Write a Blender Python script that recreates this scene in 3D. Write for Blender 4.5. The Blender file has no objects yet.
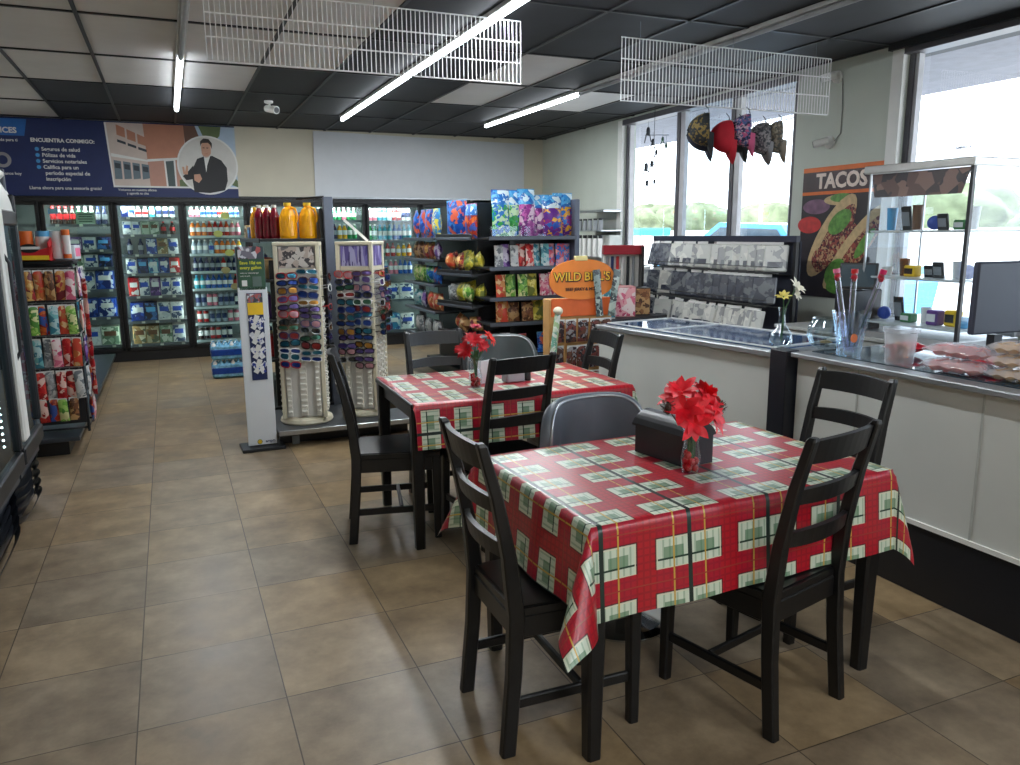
import bpy, math, random
from mathutils import Matrix, Vector
random.seed(7)
C = bpy.context.scene.collection
PI = math.pi
ORD = ['first', 'second', 'third', 'fourth', 'fifth', 'sixth', 'seventh', 'eighth', 'ninth', 'tenth', 'eleventh', 'twelfth', 'thirteenth', 'fourteenth', 'fifteenth']

# ------------------------------------------------------------------ materials
def lin(c):
    return tuple(((x / 255) / 12.92 if x <= 10 else ((x / 255 + .055) / 1.055) ** 2.4) for x in c) + (1,)

MATS = {}
def newmat(name):
    m = bpy.data.materials.new(name); m.use_nodes = True
    MATS[name] = m
    return m, m.node_tree.nodes, m.node_tree.links, m.node_tree.nodes['Principled BSDF']

def coords(N, L, kind='Object', scale=1.0, jitter=False):
    tc = N.new('ShaderNodeTexCoord')
    mp = N.new('ShaderNodeMapping')
    L.new(tc.outputs[kind], mp.inputs[0])
    s = scale if isinstance(scale, (tuple, list)) else (scale,) * 3
    mp.inputs['Scale'].default_value = s
    if jitter:
        oi = N.new('ShaderNodeObjectInfo')
        k = N.new('ShaderNodeMath'); k.operation = 'MULTIPLY'; k.inputs[1].default_value = 37.0
        L.new(oi.outputs['Random'], k.inputs[0])
        L.new(k.outputs[0], mp.inputs['Location'])
    return mp.outputs[0]

def mat(name, rgb, rough=.5, metal=0, noise=.10, scale=9, emit=0, bump=0, spec=.5, coat=0):
    if name in MATS: return MATS[name]
    m, N, L, b = newmat(name)
    c = lin(rgb)
    t = N.new('ShaderNodeTexNoise'); t.inputs['Scale'].default_value = 1.0; t.inputs['Detail'].default_value = 3
    L.new(coords(N, L, 'Object', scale), t.inputs['Vector'])
    r = N.new('ShaderNodeValToRGB')
    r.color_ramp.elements[0].position = .3; r.color_ramp.elements[1].position = .7
    r.color_ramp.elements[0].color = tuple(x * (1 - noise) for x in c[:3]) + (1,)
    r.color_ramp.elements[1].color = tuple(min(1, x * (1 + noise)) for x in c[:3]) + (1,)
    L.new(t.outputs['Fac'], r.inputs[0]); L.new(r.outputs[0], b.inputs['Base Color'])
    b.inputs['Roughness'].default_value = rough; b.inputs['Metallic'].default_value = metal
    b.inputs['Specular IOR Level'].default_value = spec
    if coat: b.inputs['Coat Weight'].default_value = coat
    if emit:
        b.inputs['Emission Color'].default_value = c; b.inputs['Emission Strength'].default_value = emit
    if bump:
        bp = N.new('ShaderNodeBump'); bp.inputs['Strength'].default_value = bump; bp.inputs['Distance'].default_value = .01
        L.new(t.outputs['Fac'], bp.inputs['Height']); L.new(bp.outputs[0], b.inputs['Normal'])
    return m

def printed(name, cols, scale=14, rough=.35, stretch=(1, 1, 1)):
    """packaging artwork: blocks of the given colours broken up by cells"""
    if name in MATS: return MATS[name]
    m, N, L, b = newmat(name)
    v = N.new('ShaderNodeTexVoronoi'); v.inputs['Scale'].default_value = 1
    n = N.new('ShaderNodeTexNoise'); n.inputs['Scale'].default_value = 1; n.inputs['Detail'].default_value = 2
    co = coords(N, L, 'Object', tuple(scale * s for s in stretch), jitter=True)
    L.new(co, v.inputs['Vector']); L.new(co, n.inputs['Vector'])
    sep = N.new('ShaderNodeSeparateColor'); L.new(v.outputs['Color'], sep.inputs[0])
    add = N.new('ShaderNodeMath'); add.operation = 'ADD'; L.new(sep.outputs[0], add.inputs[0]); L.new(n.outputs['Fac'], add.inputs[1])
    mul = N.new('ShaderNodeMath'); mul.operation = 'MULTIPLY'; mul.inputs[1].default_value = .6; L.new(add.outputs[0], mul.inputs[0])
    r = N.new('ShaderNodeValToRGB'); r.color_ramp.interpolation = 'CONSTANT'
    e = r.color_ramp.elements
    while len(e) < len(cols): e.new(.5)
    lo, hi = .12, .82
    for i, c in enumerate(cols):
        e[i].position = 0 if i == 0 else lo + (hi - lo) * (i + .8) / (len(cols) + .6); e[i].color = lin(c)
    L.new(mul.outputs[0], r.inputs[0]); L.new(r.outputs[0], b.inputs['Base Color'])
    b.inputs['Roughness'].default_value = rough
    return m

def glass(name, tint=(235, 245, 245), refl=.06, edge=.35, rough=.02):
    if name in MATS: return MATS[name]
    m, N, L, b = newmat(name)
    N.remove(b)
    tr = N.new('ShaderNodeBsdfTransparent'); tr.inputs[0].default_value = lin(tint)
    gl = N.new('ShaderNodeBsdfGlossy'); gl.inputs['Roughness'].default_value = rough; gl.inputs[0].default_value = (.9, .95, 1, 1)
    lw = N.new('ShaderNodeLayerWeight'); lw.inputs['Blend'].default_value = .25
    mr = N.new('ShaderNodeMapRange'); mr.inputs['To Min'].default_value = refl; mr.inputs['To Max'].default_value = edge
    L.new(lw.outputs['Facing'], mr.inputs['Value'])
    mx = N.new('ShaderNodeMixShader'); L.new(mr.outputs[0], mx.inputs[0]); L.new(tr.outputs[0], mx.inputs[1]); L.new(gl.outputs[0], mx.inputs[2])
    L.new(mx.outputs[0], N['Material Output'].inputs[0])
    return m

def film(name, rgb, alpha=.5, rough=.25):
    """milky translucent plastic"""
    if name in MATS: return MATS[name]
    m, N, L, b = newmat(name)
    b.inputs['Base Color'].default_value = lin(rgb); b.inputs['Roughness'].default_value = rough
    b.inputs['Alpha'].default_value = alpha
    return m

# ------------------------------------------------------------------ mesh builder
class MB:
    def __init__(s):
        s.v = []; s.f = []; s.mi = []; s.sm = []; s.mats = []; s.X = Matrix(); s.uv = None
    def m(s, mt):
        if isinstance(mt, str): mt = MATS[mt]
        if mt not in s.mats: s.mats.append(mt)
        return s.mats.index(mt)
    def add(s, vs, fs, mt, smooth=False):
        o = len(s.v); i = s.m(mt)
        s.v += [tuple(s.X @ Vector(p)) for p in vs]
        for f in fs:
            s.f.append(tuple(o + k for k in f)); s.mi.append(i); s.sm.append(smooth)
        return s
    def box(s, c, d, mt, ch=0):
        x, y, z = (k / 2 for k in d)
        if ch <= 0:
            vs = [(c[0] + a * x, c[1] + b * y, c[2] + e * z) for a in (-1, 1) for b in (-1, 1) for e in (-1, 1)]
            return s.add(vs, [(0, 1, 3, 2), (4, 6, 7, 5), (0, 4, 5, 1), (2, 3, 7, 6), (0, 2, 6, 4), (1, 5, 7, 3)], mt)
        ch = min(ch, .45 * min(d)); vs = []; idx = {}
        for a in (-1, 1):
            for b in (-1, 1):
                for e in (-1, 1):
                    for k in range(3):
                        p = [a * x, b * y, e * z]
                        for q in range(3):
                            if q != k: p[q] -= (a, b, e)[q] * ch
                        idx[a, b, e, k] = len(vs); vs.append((c[0] + p[0], c[1] + p[1], c[2] + p[2]))
        fs = []
        def g(k, sg):
            o = [q for q in range(3) if q != k]; r = []
            for u, w in ((-1, -1), (1, -1), (1, 1), (-1, 1)):
                t = [0, 0, 0]; t[k] = sg; t[o[0]] = u; t[o[1]] = w; r.append(idx[t[0], t[1], t[2], k])
            return tuple(r) if (sg > 0) == (k != 1) else tuple(reversed(r))
        for k in range(3):
            for sg in (-1, 1): fs.append(g(k, sg))
        for k in range(3):
            o = [q for q in range(3) if q != k]
            for u in (-1, 1):
                for w in (-1, 1):
                    def ii(sg, kk):
                        t = [0, 0, 0]; t[k] = sg; t[o[0]] = u; t[o[1]] = w; return idx[t[0], t[1], t[2], kk]
                    q = (ii(-1, o[0]), ii(1, o[0]), ii(1, o[1]), ii(-1, o[1]))
                    n = Vector(vs[q[1]]) - Vector(vs[q[0]]); n = n.cross(Vector(vs[q[2]]) - Vector(vs[q[0]]))
                    out = [0, 0, 0]; out[o[0]] = u; out[o[1]] = w
                    fs.append(q if n.dot(Vector(out)) > 0 else tuple(reversed(q)))
        for a in (-1, 1):
            for b in (-1, 1):
                for e in (-1, 1):
                    t = (idx[a, b, e, 0], idx[a, b, e, 1], idx[a, b, e, 2]); fs.append(t if a * b * e > 0 else tuple(reversed(t)))
        return s.add(vs, fs, mt)
    def beam(s, p, q, w, h, mt, ch=.004):
        p, q = Vector(p), Vector(q); d = q - p; l = d.length; d.normalize()
        up = Vector((0, 0, 1)) if abs(d.z) < .95 else Vector((0, 1, 0))
        sd = d.cross(up).normalized(); up = sd.cross(d)
        R = Matrix((sd, d, up)).transposed().to_4x4(); R.translation = (p + q) / 2
        o = s.X; s.X = o @ R; s.box((0, 0, 0), (w, l, h), mt, ch); s.X = o
        return s
    def bar(s, pts, dims, mt, ch=.15):
        """mostly vertical bar with a chamfered rectangular section (w, d) at every point"""
        vs = []; fs = []
        for (x, y, z), (w, d) in zip(pts, dims):
            k = ch * min(w, d); a, b = w / 2, d / 2
            for u, v_ in ((a, -b + k), (a, b - k), (a - k, b), (-a + k, b), (-a, b - k), (-a, -b + k), (-a + k, -b), (a - k, -b)):
                vs.append((x + u, y + v_, z))
        n = len(pts)
        for i in range(n - 1):
            for k in range(8): fs.append((i * 8 + k, i * 8 + (k + 1) % 8, i * 8 + 8 + (k + 1) % 8, i * 8 + 8 + k))
        fs.append(tuple(reversed(range(8)))); fs.append(tuple(range((n - 1) * 8, n * 8)))
        return s.add(vs, fs, mt)
    def tube(s, pts, r, mt, n=8, caps=True, smooth=True, closed=False):
        P = [Vector(p) for p in pts]; m = len(P); rs = r if isinstance(r, (list, tuple)) else [r] * m
        vs = []; fs = []; prev = None
        for i in range(m):
            if closed: d = P[(i + 1) % m] - P[i - 1]
            else: d = P[min(i + 1, m - 1)] - P[max(i - 1, 0)]
            d.normalize()
            if prev is None:
                a = Vector((0, 0, 1)) if abs(d.z) < .9 else Vector((1, 0, 0)); a = (a - d * a.dot(d)).normalized()
            else:
                a = prev - d * prev.dot(d)
                a = a.normalized() if a.length > 1e-6 else d.orthogonal().normalized()
            prev = a; b = d.cross(a)
            for k in range(n):
                t = 2 * PI * k / n; vs.append(P[i] + (a * math.cos(t) + b * math.sin(t)) * rs[i])
        for i in range(m if closed else m - 1):
            j = (i + 1) % m
            for k in range(n): fs.append((i * n + k, i * n + (k + 1) % n, j * n + (k + 1) % n, j * n + k))
        s.add(vs, fs, mt, smooth)
        if caps and not closed:
            s.add(vs[:n], [tuple(reversed(range(n)))], mt); s.add(vs[-n:], [tuple(range(n))], mt)
        return s
    def lathe(s, prof, mts, n=16, c=(0, 0, 0), smooth=True, sx=1, sy=1):
        """prof: (r, z) rising; mts: one material, or one per segment"""
        for i in range(len(prof) - 1):
            mt = mts[i] if isinstance(mts, list) else mts
            (r0, z0), (r1, z1) = prof[i], prof[i + 1]; vs = []
            for r, z in ((r0, z0), (r1, z1)):
                for k in range(n):
                    t = 2 * PI * k / n; vs.append((c[0] + r * sx * math.cos(t), c[1] + r * sy * math.sin(t), c[2] + z))
            s.add(vs, [(k, (k + 1) % n, n + (k + 1) % n, n + k) for k in range(n)], mt, smooth)
        return s
    def prism(s, poly, h, mt, z0=0, plane='xy'):
        n = len(poly)
        def P(a, b, t): return {'xy': (a, b, t), 'xz': (a, t, b), 'yz': (t, a, b)}[plane]
        vs = [P(a, b, z0) for a, b in poly] + [P(a, b, z0 + h) for a, b in poly]
        fs = [tuple(reversed(range(n))), tuple(range(n, 2 * n))] + [(i, (i + 1) % n, n + (i + 1) % n, n + i) for i in range(n)]
        return s.add(vs, fs, mt)
    def grid(s, fn, nu, nv, mt, smooth=True, uvf=None, wrap=False):
        vs = [fn(i / nu, j / nv) for j in range(nv + 1) for i in range(nu + 1)]
        fs = [(j * (nu + 1) + i, j * (nu + 1) + i + 1, (j + 1) * (nu + 1) + i + 1, (j + 1) * (nu + 1) + i) for j in range(nv) for i in range(nu)]
        if uvf:
            s.uv = s.uv or []
            for f in fs:
                for k in f: s.uv.append(uvf((k % (nu + 1)) / nu, (k // (nu + 1)) / nv))
        return s.add(vs, fs, mt, smooth)
    def ball(s, c, r, mt, n=12, m=8, squash=None):
        r = r if isinstance(r, (tuple, list)) else (r, r, r)
        def fn(u, v):
            a = 2 * PI * u; b = PI * (v - .5)
            return (c[0] + r[0] * math.cos(a) * math.cos(b), c[1] + r[1] * math.sin(a) * math.cos(b), c[2] + r[2] * math.sin(b))
        return s.grid(fn, n, m, mt)
    def build(s, name, parent=None, loc=None, rz=None):
        me = bpy.data.meshes.new(name); me.from_pydata(s.v, [], s.f)
        for mt in s.mats: me.materials.append(mt)
        me.polygons.foreach_set('material_index', s.mi); me.polygons.foreach_set('use_smooth', s.sm)
        if s.uv:
            ul = me.uv_layers.new(name='UVMap')
            for i, q in enumerate(s.uv): ul.data[i].uv = q
        me.update()
        o = bpy.data.objects.new(name, me); C.objects.link(o)
        if parent: o.parent = parent
        if loc: o.location = loc
        if rz: o.rotation_euler.z = rz
        return o

def tag(o, label, cat, group=None):
    o['label'] = label; o['category'] = cat
    if group: o['group'] = group
    return o
def root(name, label, cat, loc=(0, 0, 0), rz=0, group=None):
    o = bpy.data.objects.new(name, None); C.objects.link(o); o.location = loc; o.rotation_euler.z = rz
    o.empty_display_size = .05
    return tag(o, label, cat, group)
def solo(name, mb, label, cat, loc=(0, 0, 0), rz=0, group=None, rot=None):
    o = mb.build(name); o.location = loc; o.rotation_euler = rot or (0, 0, rz)
    return tag(o, label, cat, group)
def struct(name, mb, loc=None, rz=None, parent=None):
    o = mb.build(name, parent, loc, rz)
    if not parent: o['kind'] = 'structure'
    return o
def dup(src, loc, rz=0, label=None, group=None, rot=None):
    r = src.copy(); C.objects.link(r); r.location = loc; r.rotation_euler = rot or (0, 0, rz)
    if label: r['label'] = label
    if group: r['group'] = group
    for ch in list(src.children):
        c = ch.copy(); C.objects.link(c); c.parent = r
        for g in ch.children:
            d = g.copy(); C.objects.link(d); d.parent = c
    return r
class Proto:
    """first call places the original, later calls place copies"""
    def __init__(s, o): s.o = o; s.used = False
    def put(s, loc, rz=0, label=None, group=None, rot=None):
        if s.used: return dup(s.o, loc, rz, label, group, rot)
        s.used = True; o = s.o; o.location = loc; o.rotation_euler = rot or (0, 0, rz)
        if label: o['label'] = label
        if group: o['group'] = group
        return o
def words(name, body, size, mt, parent, loc, rot, extrude=.001, bold=0, align='LEFT', kern=1.0):
    cu = bpy.data.curves.new(name, 'FONT'); cu.body = body; cu.size = size; cu.extrude = extrude; cu.offset = bold
    cu.align_x = align; cu.align_y = 'CENTER'; cu.space_character = kern; cu.resolution_u = 3
    t = bpy.data.objects.new(name + '_curve', cu); C.objects.link(t)
    bpy.context.view_layer.update()
    me = bpy.data.meshes.new_from_object(t.evaluated_get(bpy.context.evaluated_depsgraph_get()))
    bpy.data.objects.remove(t); bpy.data.curves.remove(cu)
    me.materials.clear(); me.materials.append(MATS[mt] if isinstance(mt, str) else mt)
    o = bpy.data.objects.new(name, me); C.objects.link(o); o.parent = parent; o.location = loc; o.rotation_euler = rot
    return o

# ---- palette
black = mat('black_paint', (20, 21, 24), .38, noise=.15)
chairblack = mat('black_stained_wood', (17, 17, 19), .38, noise=.25, scale=14, bump=.05)
darkmetal = mat('dark_metal', (38, 40, 45), .45, .3)
white = mat('white_plastic', (232, 232, 228), .4, noise=.03)
cream = mat('cream_plastic', (228, 220, 196), .45, noise=.04)
chrome = mat('chrome', (225, 228, 232), .08, 1, noise=.02)
steel = mat('brushed_steel', (176, 180, 184), .3, .9, noise=.06, scale=30)
greymetal = mat('grey_metal', (120, 126, 134), .4, .6)
red = mat('red_print', (196, 26, 34), .45)
yellow = mat('yellow_print', (240, 196, 40), .45)
blue = mat('blue_print', (36, 78, 176), .4)
navy = mat('navy_print', (27, 42, 92), .5, noise=.06)
green = mat('green_print', (44, 120, 62), .45)
darkgreen = mat('dark_green_print', (46, 84, 62), .5)
orange = mat('orange_print', (226, 110, 34), .5)
purple = mat('purple_print', (104, 62, 140), .45)
pink = mat('pink_print', (226, 110, 150), .45)
tan = mat('tan_print', (192, 160, 110), .5)
skyblue = mat('sky_blue_print', (90, 170, 220), .45)
brown = mat('brown_print', (104, 66, 40), .5)
whiteprint = mat('white_print', (226, 226, 224), .5, noise=.03)
grey = mat('grey_print', (140, 144, 148), .5)
leafgreen = mat('leaf_green', (52, 96, 50), .55, noise=.3)
clear = glass('clear_glass', (240, 248, 248), .05, .55)
pane = glass('window_pane', (240, 246, 250), .03, .25)
doorglass = glass('cooler_door_pane', (215, 232, 228), .05, .3)
tubeglow = mat('tube_glow', (240, 248, 255), .3, emit=14)
WORLD, TUBE, COOL, EXPO = 6.0, 13.0, 16.0, 0.32
# ------------------------------------------------------------------ setting
def floor_material():
    m, N, L, b = newmat('stone_look_floor_tile')
    tc = N.new('ShaderNodeTexCoord'); sp = N.new('ShaderNodeSeparateXYZ'); L.new(tc.outputs['Object'], sp.inputs[0])
    T = .456; cell = []; grout = None
    def math_(op, a, b_=None):
        n = N.new('ShaderNodeMath'); n.operation = op
        for i, q in enumerate((a, b_)):
            if q is None: continue
            if isinstance(q, (int, float)): n.inputs[i].default_value = q
            else: L.new(q, n.inputs[i])
        return n.outputs[0]
    for k, off in ((0, -.211), (1, 3.85)):
        u = math_('DIVIDE', math_('SUBTRACT', sp.outputs[k], off), T)
        f = math_('FLOOR', u); cell.append(f)
        d = math_('ABSOLUTE', math_('SUBTRACT', math_('SUBTRACT', u, f), .5))
        grout = d if grout is None else math_('MAXIMUM', grout, d)
    cb = N.new('ShaderNodeCombineXYZ'); L.new(cell[0], cb.inputs[0]); L.new(cell[1], cb.inputs[1])
    wn = N.new('ShaderNodeTexWhiteNoise'); wn.noise_dimensions = '3D'; L.new(cb.outputs[0], wn.inputs['Vector'])
    n1 = N.new('ShaderNodeTexNoise'); n1.inputs['Scale'].default_value = 5; n1.inputs['Detail'].default_value = 6; n1.inputs['Roughness'].default_value = .65
    ad = N.new('ShaderNodeVectorMath'); ad.operation = 'ADD'; L.new(tc.outputs['Object'], ad.inputs[0]); L.new(wn.outputs['Color'], ad.inputs[1])
    L.new(ad.outputs[0], n1.inputs['Vector'])
    r = N.new('ShaderNodeValToRGB'); e = r.color_ramp.elements
    e[0].position = .3; e[0].color = lin((114, 96, 74)); e[1].position = .72; e[1].color = lin((168, 146, 116))
    x = e.new(.5); x.color = lin((140, 120, 94))
    L.new(n1.outputs['Fac'], r.inputs[0])
    hv = N.new('ShaderNodeHueSaturation'); L.new(r.outputs[0], hv.inputs['Color'])
    L.new(math_('ADD', math_('MULTIPLY', wn.outputs['Value'], .22), .89), hv.inputs['Value'])
    L.new(math_('ADD', math_('MULTIPLY', wn.outputs['Value'], .3), .82), hv.inputs['Saturation'])
    g = math_('GREATER_THAN', grout, .5 - .0045)
    mx = N.new('ShaderNodeMix'); mx.data_type = 'RGBA'; L.new(g, mx.inputs['Factor']); L.new(hv.outputs[0], mx.inputs['A']); mx.inputs['B'].default_value = lin((74, 62, 50))
    L.new(mx.outputs['Result'], b.inputs['Base Color'])
    L.new(math_('ADD', math_('MULTIPLY', n1.outputs['Fac'], .25), .27), b.inputs['Roughness'])
    bp = N.new('ShaderNodeBump'); bp.inputs['Strength'].default_value = .25; bp.inputs['Distance'].default_value = .004
    L.new(math_('SUBTRACT', math_('MULTIPLY', n1.outputs['Fac'], .5), g), bp.inputs['Height']); L.new(bp.outputs[0], b.inputs['Normal'])
    return m
floor_material()
wallpaint = mat('beige_wall_paint', (206, 200, 182), .7, noise=.03, scale=3)
greenpaint = mat('pale_grey_green_wall_paint', (196, 202, 192), .7, noise=.03, scale=3)
mat('white_ceiling_tile', (206, 204, 202), .8, noise=.04, scale=4, bump=.1)
mat('black_ceiling_tile', (34, 36, 42), .7, noise=.2, scale=3, bump=.1)
mat('ceiling_grid_bar', (22, 23, 27), .5)
mat('window_frame_metal', (82, 80, 86), .45, .1)
mat('pale_aluminium', (186, 186, 190), .45, .1)
RX0, RY0, RA = 5.02, 4.5, -.0242             # right wall: pivot and slight skew
CEIL = 2.87; YB = 10.7

struct('floor', MB().box((1.4, 3.4, -.05), (8.4, 16.6, .1), 'stone_look_floor_tile'))
def ceiling():
    m = MB(); white_cells = set()
    for i in range(-8, 12):
        for j in range(-6, 10):
            x0 = -.4 + .6 * i; y0 = 4.45 + 1.225 * j
            w = (i in (0, 1) and j <= 2) or (i == 2 and j <= 1) or (i == -1 and j <= 2) or (i <= -2 and j <= 4) or (i == -1 and j < 2) \
                or (i == 5 and j in (1, 2)) or (i == 7 and j == 2) or (i == 4 and j == -4) or (i == 1 and j == -5)
            x1, y1 = x0 + .6, y0 + 1.225
            if x0 > 5.1 or x1 < -2.6 or y0 > YB or y1 < -4.7: continue
            m.add([(x0, y0, CEIL), (x0, y1, CEIL), (x1, y1, CEIL), (x1, y0, CEIL)], [(0, 1, 2, 3)], 'white_ceiling_tile' if w else 'black_ceiling_tile')
    for i in range(-3, 10): m.box((-.4 + .6 * i, 3.1, CEIL - .004), (.024, 15.2, .012), 'ceiling_grid_bar')
    for j in range(-7, 6): m.box((1.3, 4.45 + 1.225 * j, CEIL - .004), (7.8, .024, .012), 'ceiling_grid_bar')
    m.box((1.4, 3.4, CEIL + .1), (8.4, 16.6, .1), 'ceiling_grid_bar')
    return m
struct('ceiling', ceiling())
wb = MB().box((1.3, YB + .06, 2.42), (8.2, .12, .94), wallpaint).box((4.8, YB + .06, 1.0), (1.5, .12, 2.0), wallpaint)
struct('wall_back', wb)
struct('wall_left', MB().box((-2.7, 3.2, 1.45), (.1, 15.4, 2.9), wallpaint))
struct('wall_front', MB().box((1.3, -4.6, 1.45), (8.2, .1, 2.9), wallpaint))
# right wall in its own frame: x is into the wall, y along it (0 at RY0)
wr = MB(); TH = .16
B0, B1 = .93, 3.84                            # three-light window
W0, W1 = -6.8, -.17                           # second window, nearer
SILL = .86; HEAD = 2.84
def rbox(y0, y1, z0, z1, m=wr, mt=greenpaint, x0=0, x1=TH): m.box(((x0 + x1) / 2, (y0 + y1) / 2, (z0 + z1) / 2), (x1 - x0, y1 - y0, z1 - z0), mt)
rbox(B1, 6.4, 0, 2.9); rbox(B0, B1, 0, SILL); rbox(W1, B0, 0, 2.9); rbox(W0, W1, 0, SILL); rbox(-9.1, W0, 0, 2.9)
rbox(B0, B1, HEAD, 2.9); rbox(W0, W1, HEAD, 2.9)
struct('wall_right', wr, (RX0, RY0, 0), RA)
def window(name, y0, y1, mull):
    fr = MB(); F = 'window_frame_metal'; A = 'pale_aluminium'
    w = struct(name, fr_box(y0, y1), (RX0, RY0, 0), RA)
    for y in mull:
        o = MB().box((.06, y + .035, (SILL + HEAD) / 2), (.07, .06, HEAD - SILL), F).box((.06, y - .035, (SILL + HEAD) / 2), (.05, .08, HEAD - SILL), A)
        o.build('mullion', w)
    ys = [y0 + .06] + list(mull) + [y1 - .06]
    for a, b in zip(ys, ys[1:]):
        MB().add([(.1, a, SILL), (.1, b, SILL), (.1, b, HEAD), (.1, a, HEAD)], [(0, 1, 2, 3)], pane).build('window_pane', w)
    return w
def fr_box(y0, y1):
    m = MB(); F = 'window_frame_metal'; A = 'pale_aluminium'; zc = (SILL + HEAD) / 2; h = HEAD - SILL
    m.box((.06, y0 + .02, zc), (.1, .04, h), F); m.box((.06, y0 + .055, zc), (.06, .03, h), A)
    m.box((.07, y1 - .02, zc), (.08, .04, h), F); m.box((.07, y1 - .055, zc), (.05, .03, h), A); m.box((-.012, y1 + .05, zc), (.04, .10, h), white)
    m.box((.04, (y0 + y1) / 2, HEAD - .03), (.14, y1 - y0, .06), F); m.box((.04, (y0 + y1) / 2, SILL + .02), (.16, y1 - y0, .04), A)
    return m
window('window_1', B0, B1, (2.71, 1.79))
window('window_2', W0, W1, (-2.4, -4.6))
struct('trim_1', MB().box((-.03, -3.4, 2.845), (.06, 6.7, .05), 'ceiling_grid_bar'), (RX0, RY0, 0), RA)
struct('trim_2', MB().box((-.008, 5.2, .05), (.016, 2.4, .1), black), (RX0, RY0, 0), RA)

# exterior
mat('sunlit_concrete', (236, 234, 230), .8, noise=.05, scale=1)
struct('pavement', MB().box((45, 6, -.3), (80, 120, .1), 'sunlit_concrete'))
struct('roof_overhang', MB().box((6.3, 3.5, 2.98), (2.2, 20, .12), mat('soffit_paint', (112, 112, 122), .7)))
struct('boundary_block', MB().box((40, 48, .7), (.4, 70, 1.9), 'sunlit_concrete'))
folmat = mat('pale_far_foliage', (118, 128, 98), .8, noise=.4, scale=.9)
trunkm = mat('tree_bark', (120, 104, 88), .8)
random.seed(3)
TREE = ['round pale tree far outside, %s from the left behind the three-light window', ]
tx = [(46, 79), (47, 70.4), (46, 61.8), (47, 53), (46, 44.3), (47, 35.6), (46, 27)]
for i, (x, y) in enumerate(tx):
    h = random.uniform(3.3, 4.0)
    t = root('tree', 'pale washed-out tree far outside the windows, %s from the left' % ORD[i], 'tree', (x, y, -.25), group='trees beyond the parking lot')
    m = MB(); ph = [random.uniform(0, 6) for _ in range(6)]
    def crown(u, v):
        a = 2 * PI * u; b = PI * (v - .5)
        k = 1 + .16 * math.sin(5 * a + ph[0]) * math.cos(b) + .13 * math.sin(4 * b + 3 * a + ph[1]) + .08 * math.sin(9 * a + 7 * b + ph[2]) * math.cos(b)
        return (3.3 * k * math.cos(a) * math.cos(b), 3.3 * k * math.sin(a) * math.cos(b), h - 1.1 + 1.7 * k * math.sin(b))
    m.grid(crown, 36, 20, folmat); m.build('foliage', t)
    MB().tube([(0, 0, 0), (.05, 0, h * .5), (.1, .1, h * .8)], [.22, .17, .1], trunkm).build('trunk', t)
# turquoise canopy across the lot
cn = root('canopy', 'turquoise flat canopy on posts outside the leftmost window light', 'canopy', (24, 36.6, -.25))
MB().box((0, 0, 1.80), (2.0, 1.7, .4), mat('turquoise_canopy', (50, 168, 196), .5), .08).build('canopy_top', cn)
for a in (-1, 1):
    for b in (-1, 1): MB().tube([(a * .8, b * .7, 0), (a * .8, b * .7, 1.62)], .07, white).build('post', cn)
# parked blue car seen through the right light
def car():
    t = root('car', 'sky blue car parked outside, roof showing above the packet rack', 'car', (10.3, 11.3, -.25), PI / 2 + .1)
    prof = [(-2.1, .35), (-2.15, .75), (-1.95, .95), (-1.15, 1.02), (-.55, 1.5), (.75, 1.55), (1.45, 1.08), (2.0, 1.02), (2.15, .7), (2.1, .35)]
    m = MB(); n = len(prof); ws = [.82, .86, .86, .84, .66, .64, .82, .86, .84, .8]
    bl = mat('car_paint_sky_blue', (84, 160, 214), .2, .2)
    L_ = [(x, -w, z) for (x, z), w in zip(prof, ws)]; R_ = [(x, w, z) for (x, z), w in zip(prof, ws)]
    m.add(L_ + R_, [(i, i + 1, n + i + 1, n + i) for i in range(n - 1)] + [tuple(range(n))[::-1], tuple(range(n, 2 * n))], bl); m.build('body', t)
    g = MB(); dk = mat('tinted_car_pane', (60, 76, 88), .1)
    for s_ in (-1, 1): g.add([(-1.0, s_ * .845, 1.05), (-.5, s_ * .69, 1.44), (.7, s_ * .67, 1.48), (1.25, s_ * .83, 1.1)], [(0, 1, 2, 3)], dk)
    g.build('side_window', t)
    for x in (-1.35, 1.4):
        for s_ in (-1, 1):
            w = MB(); w.X = Matrix.Translation((x, s_ * .78, .33)) @ Matrix.Rotation(PI / 2, 4, 'X')
            w.lathe([(0, -.1), (.3, -.1), (.33, -.06), (.33, .06), (.3, .1), (0, .1)], black, 20); w.build('wheel', t)
    t.scale = (1.15, 1.1, 1.26)
car()
# pole sign
ps = root('roadside_pole', 'thin white lamp pole standing far outside between window mullions', 'pole', (30, 34.6, -.25))
MB().tube([(0, 0, 0), (0, 0, 7)], .09, white).build('shaft', ps); MB().tube([(0, 0, 6.9), (.0, 1.2, 7.1)], .05, white).build('lamp_arm', ps)

# window sticker
st = root('window_sticker', 'small round red, white and teal sticker on the right window pane', 'sticker', (RX0, RY0, 0), RA)
s1 = MB(); Y0, Z0, R_ = -.63, 2.09, .075
def disc_slice(m, r, z0, z1, mt, x, cy=Y0, cz=Z0, n=14):
    a0, a1 = math.asin(max(-1, min(1, z0 / r))), math.asin(max(-1, min(1, z1 / r)))
    p = [(cy + r * math.cos(a0 + (a1 - a0) * i / n), cz + r * math.sin(a0 + (a1 - a0) * i / n)) for i in range(n + 1)]
    p += [(cy - (q[0] - cy), q[1]) for q in reversed(p)]
    m.add([(x, a, b) for a, b in p], [tuple(range(len(p)))], mt)
disc_slice(s1, R_, -.074, -.03, film('sticker_teal', (36, 160, 160), .6), .09); disc_slice(s1, R_, -.03, .025, film('sticker_white', (240, 240, 240), .5), .09); disc_slice(s1, R_, .025, .074, film('sticker_red', (214, 70, 60), .6), .09)
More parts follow.
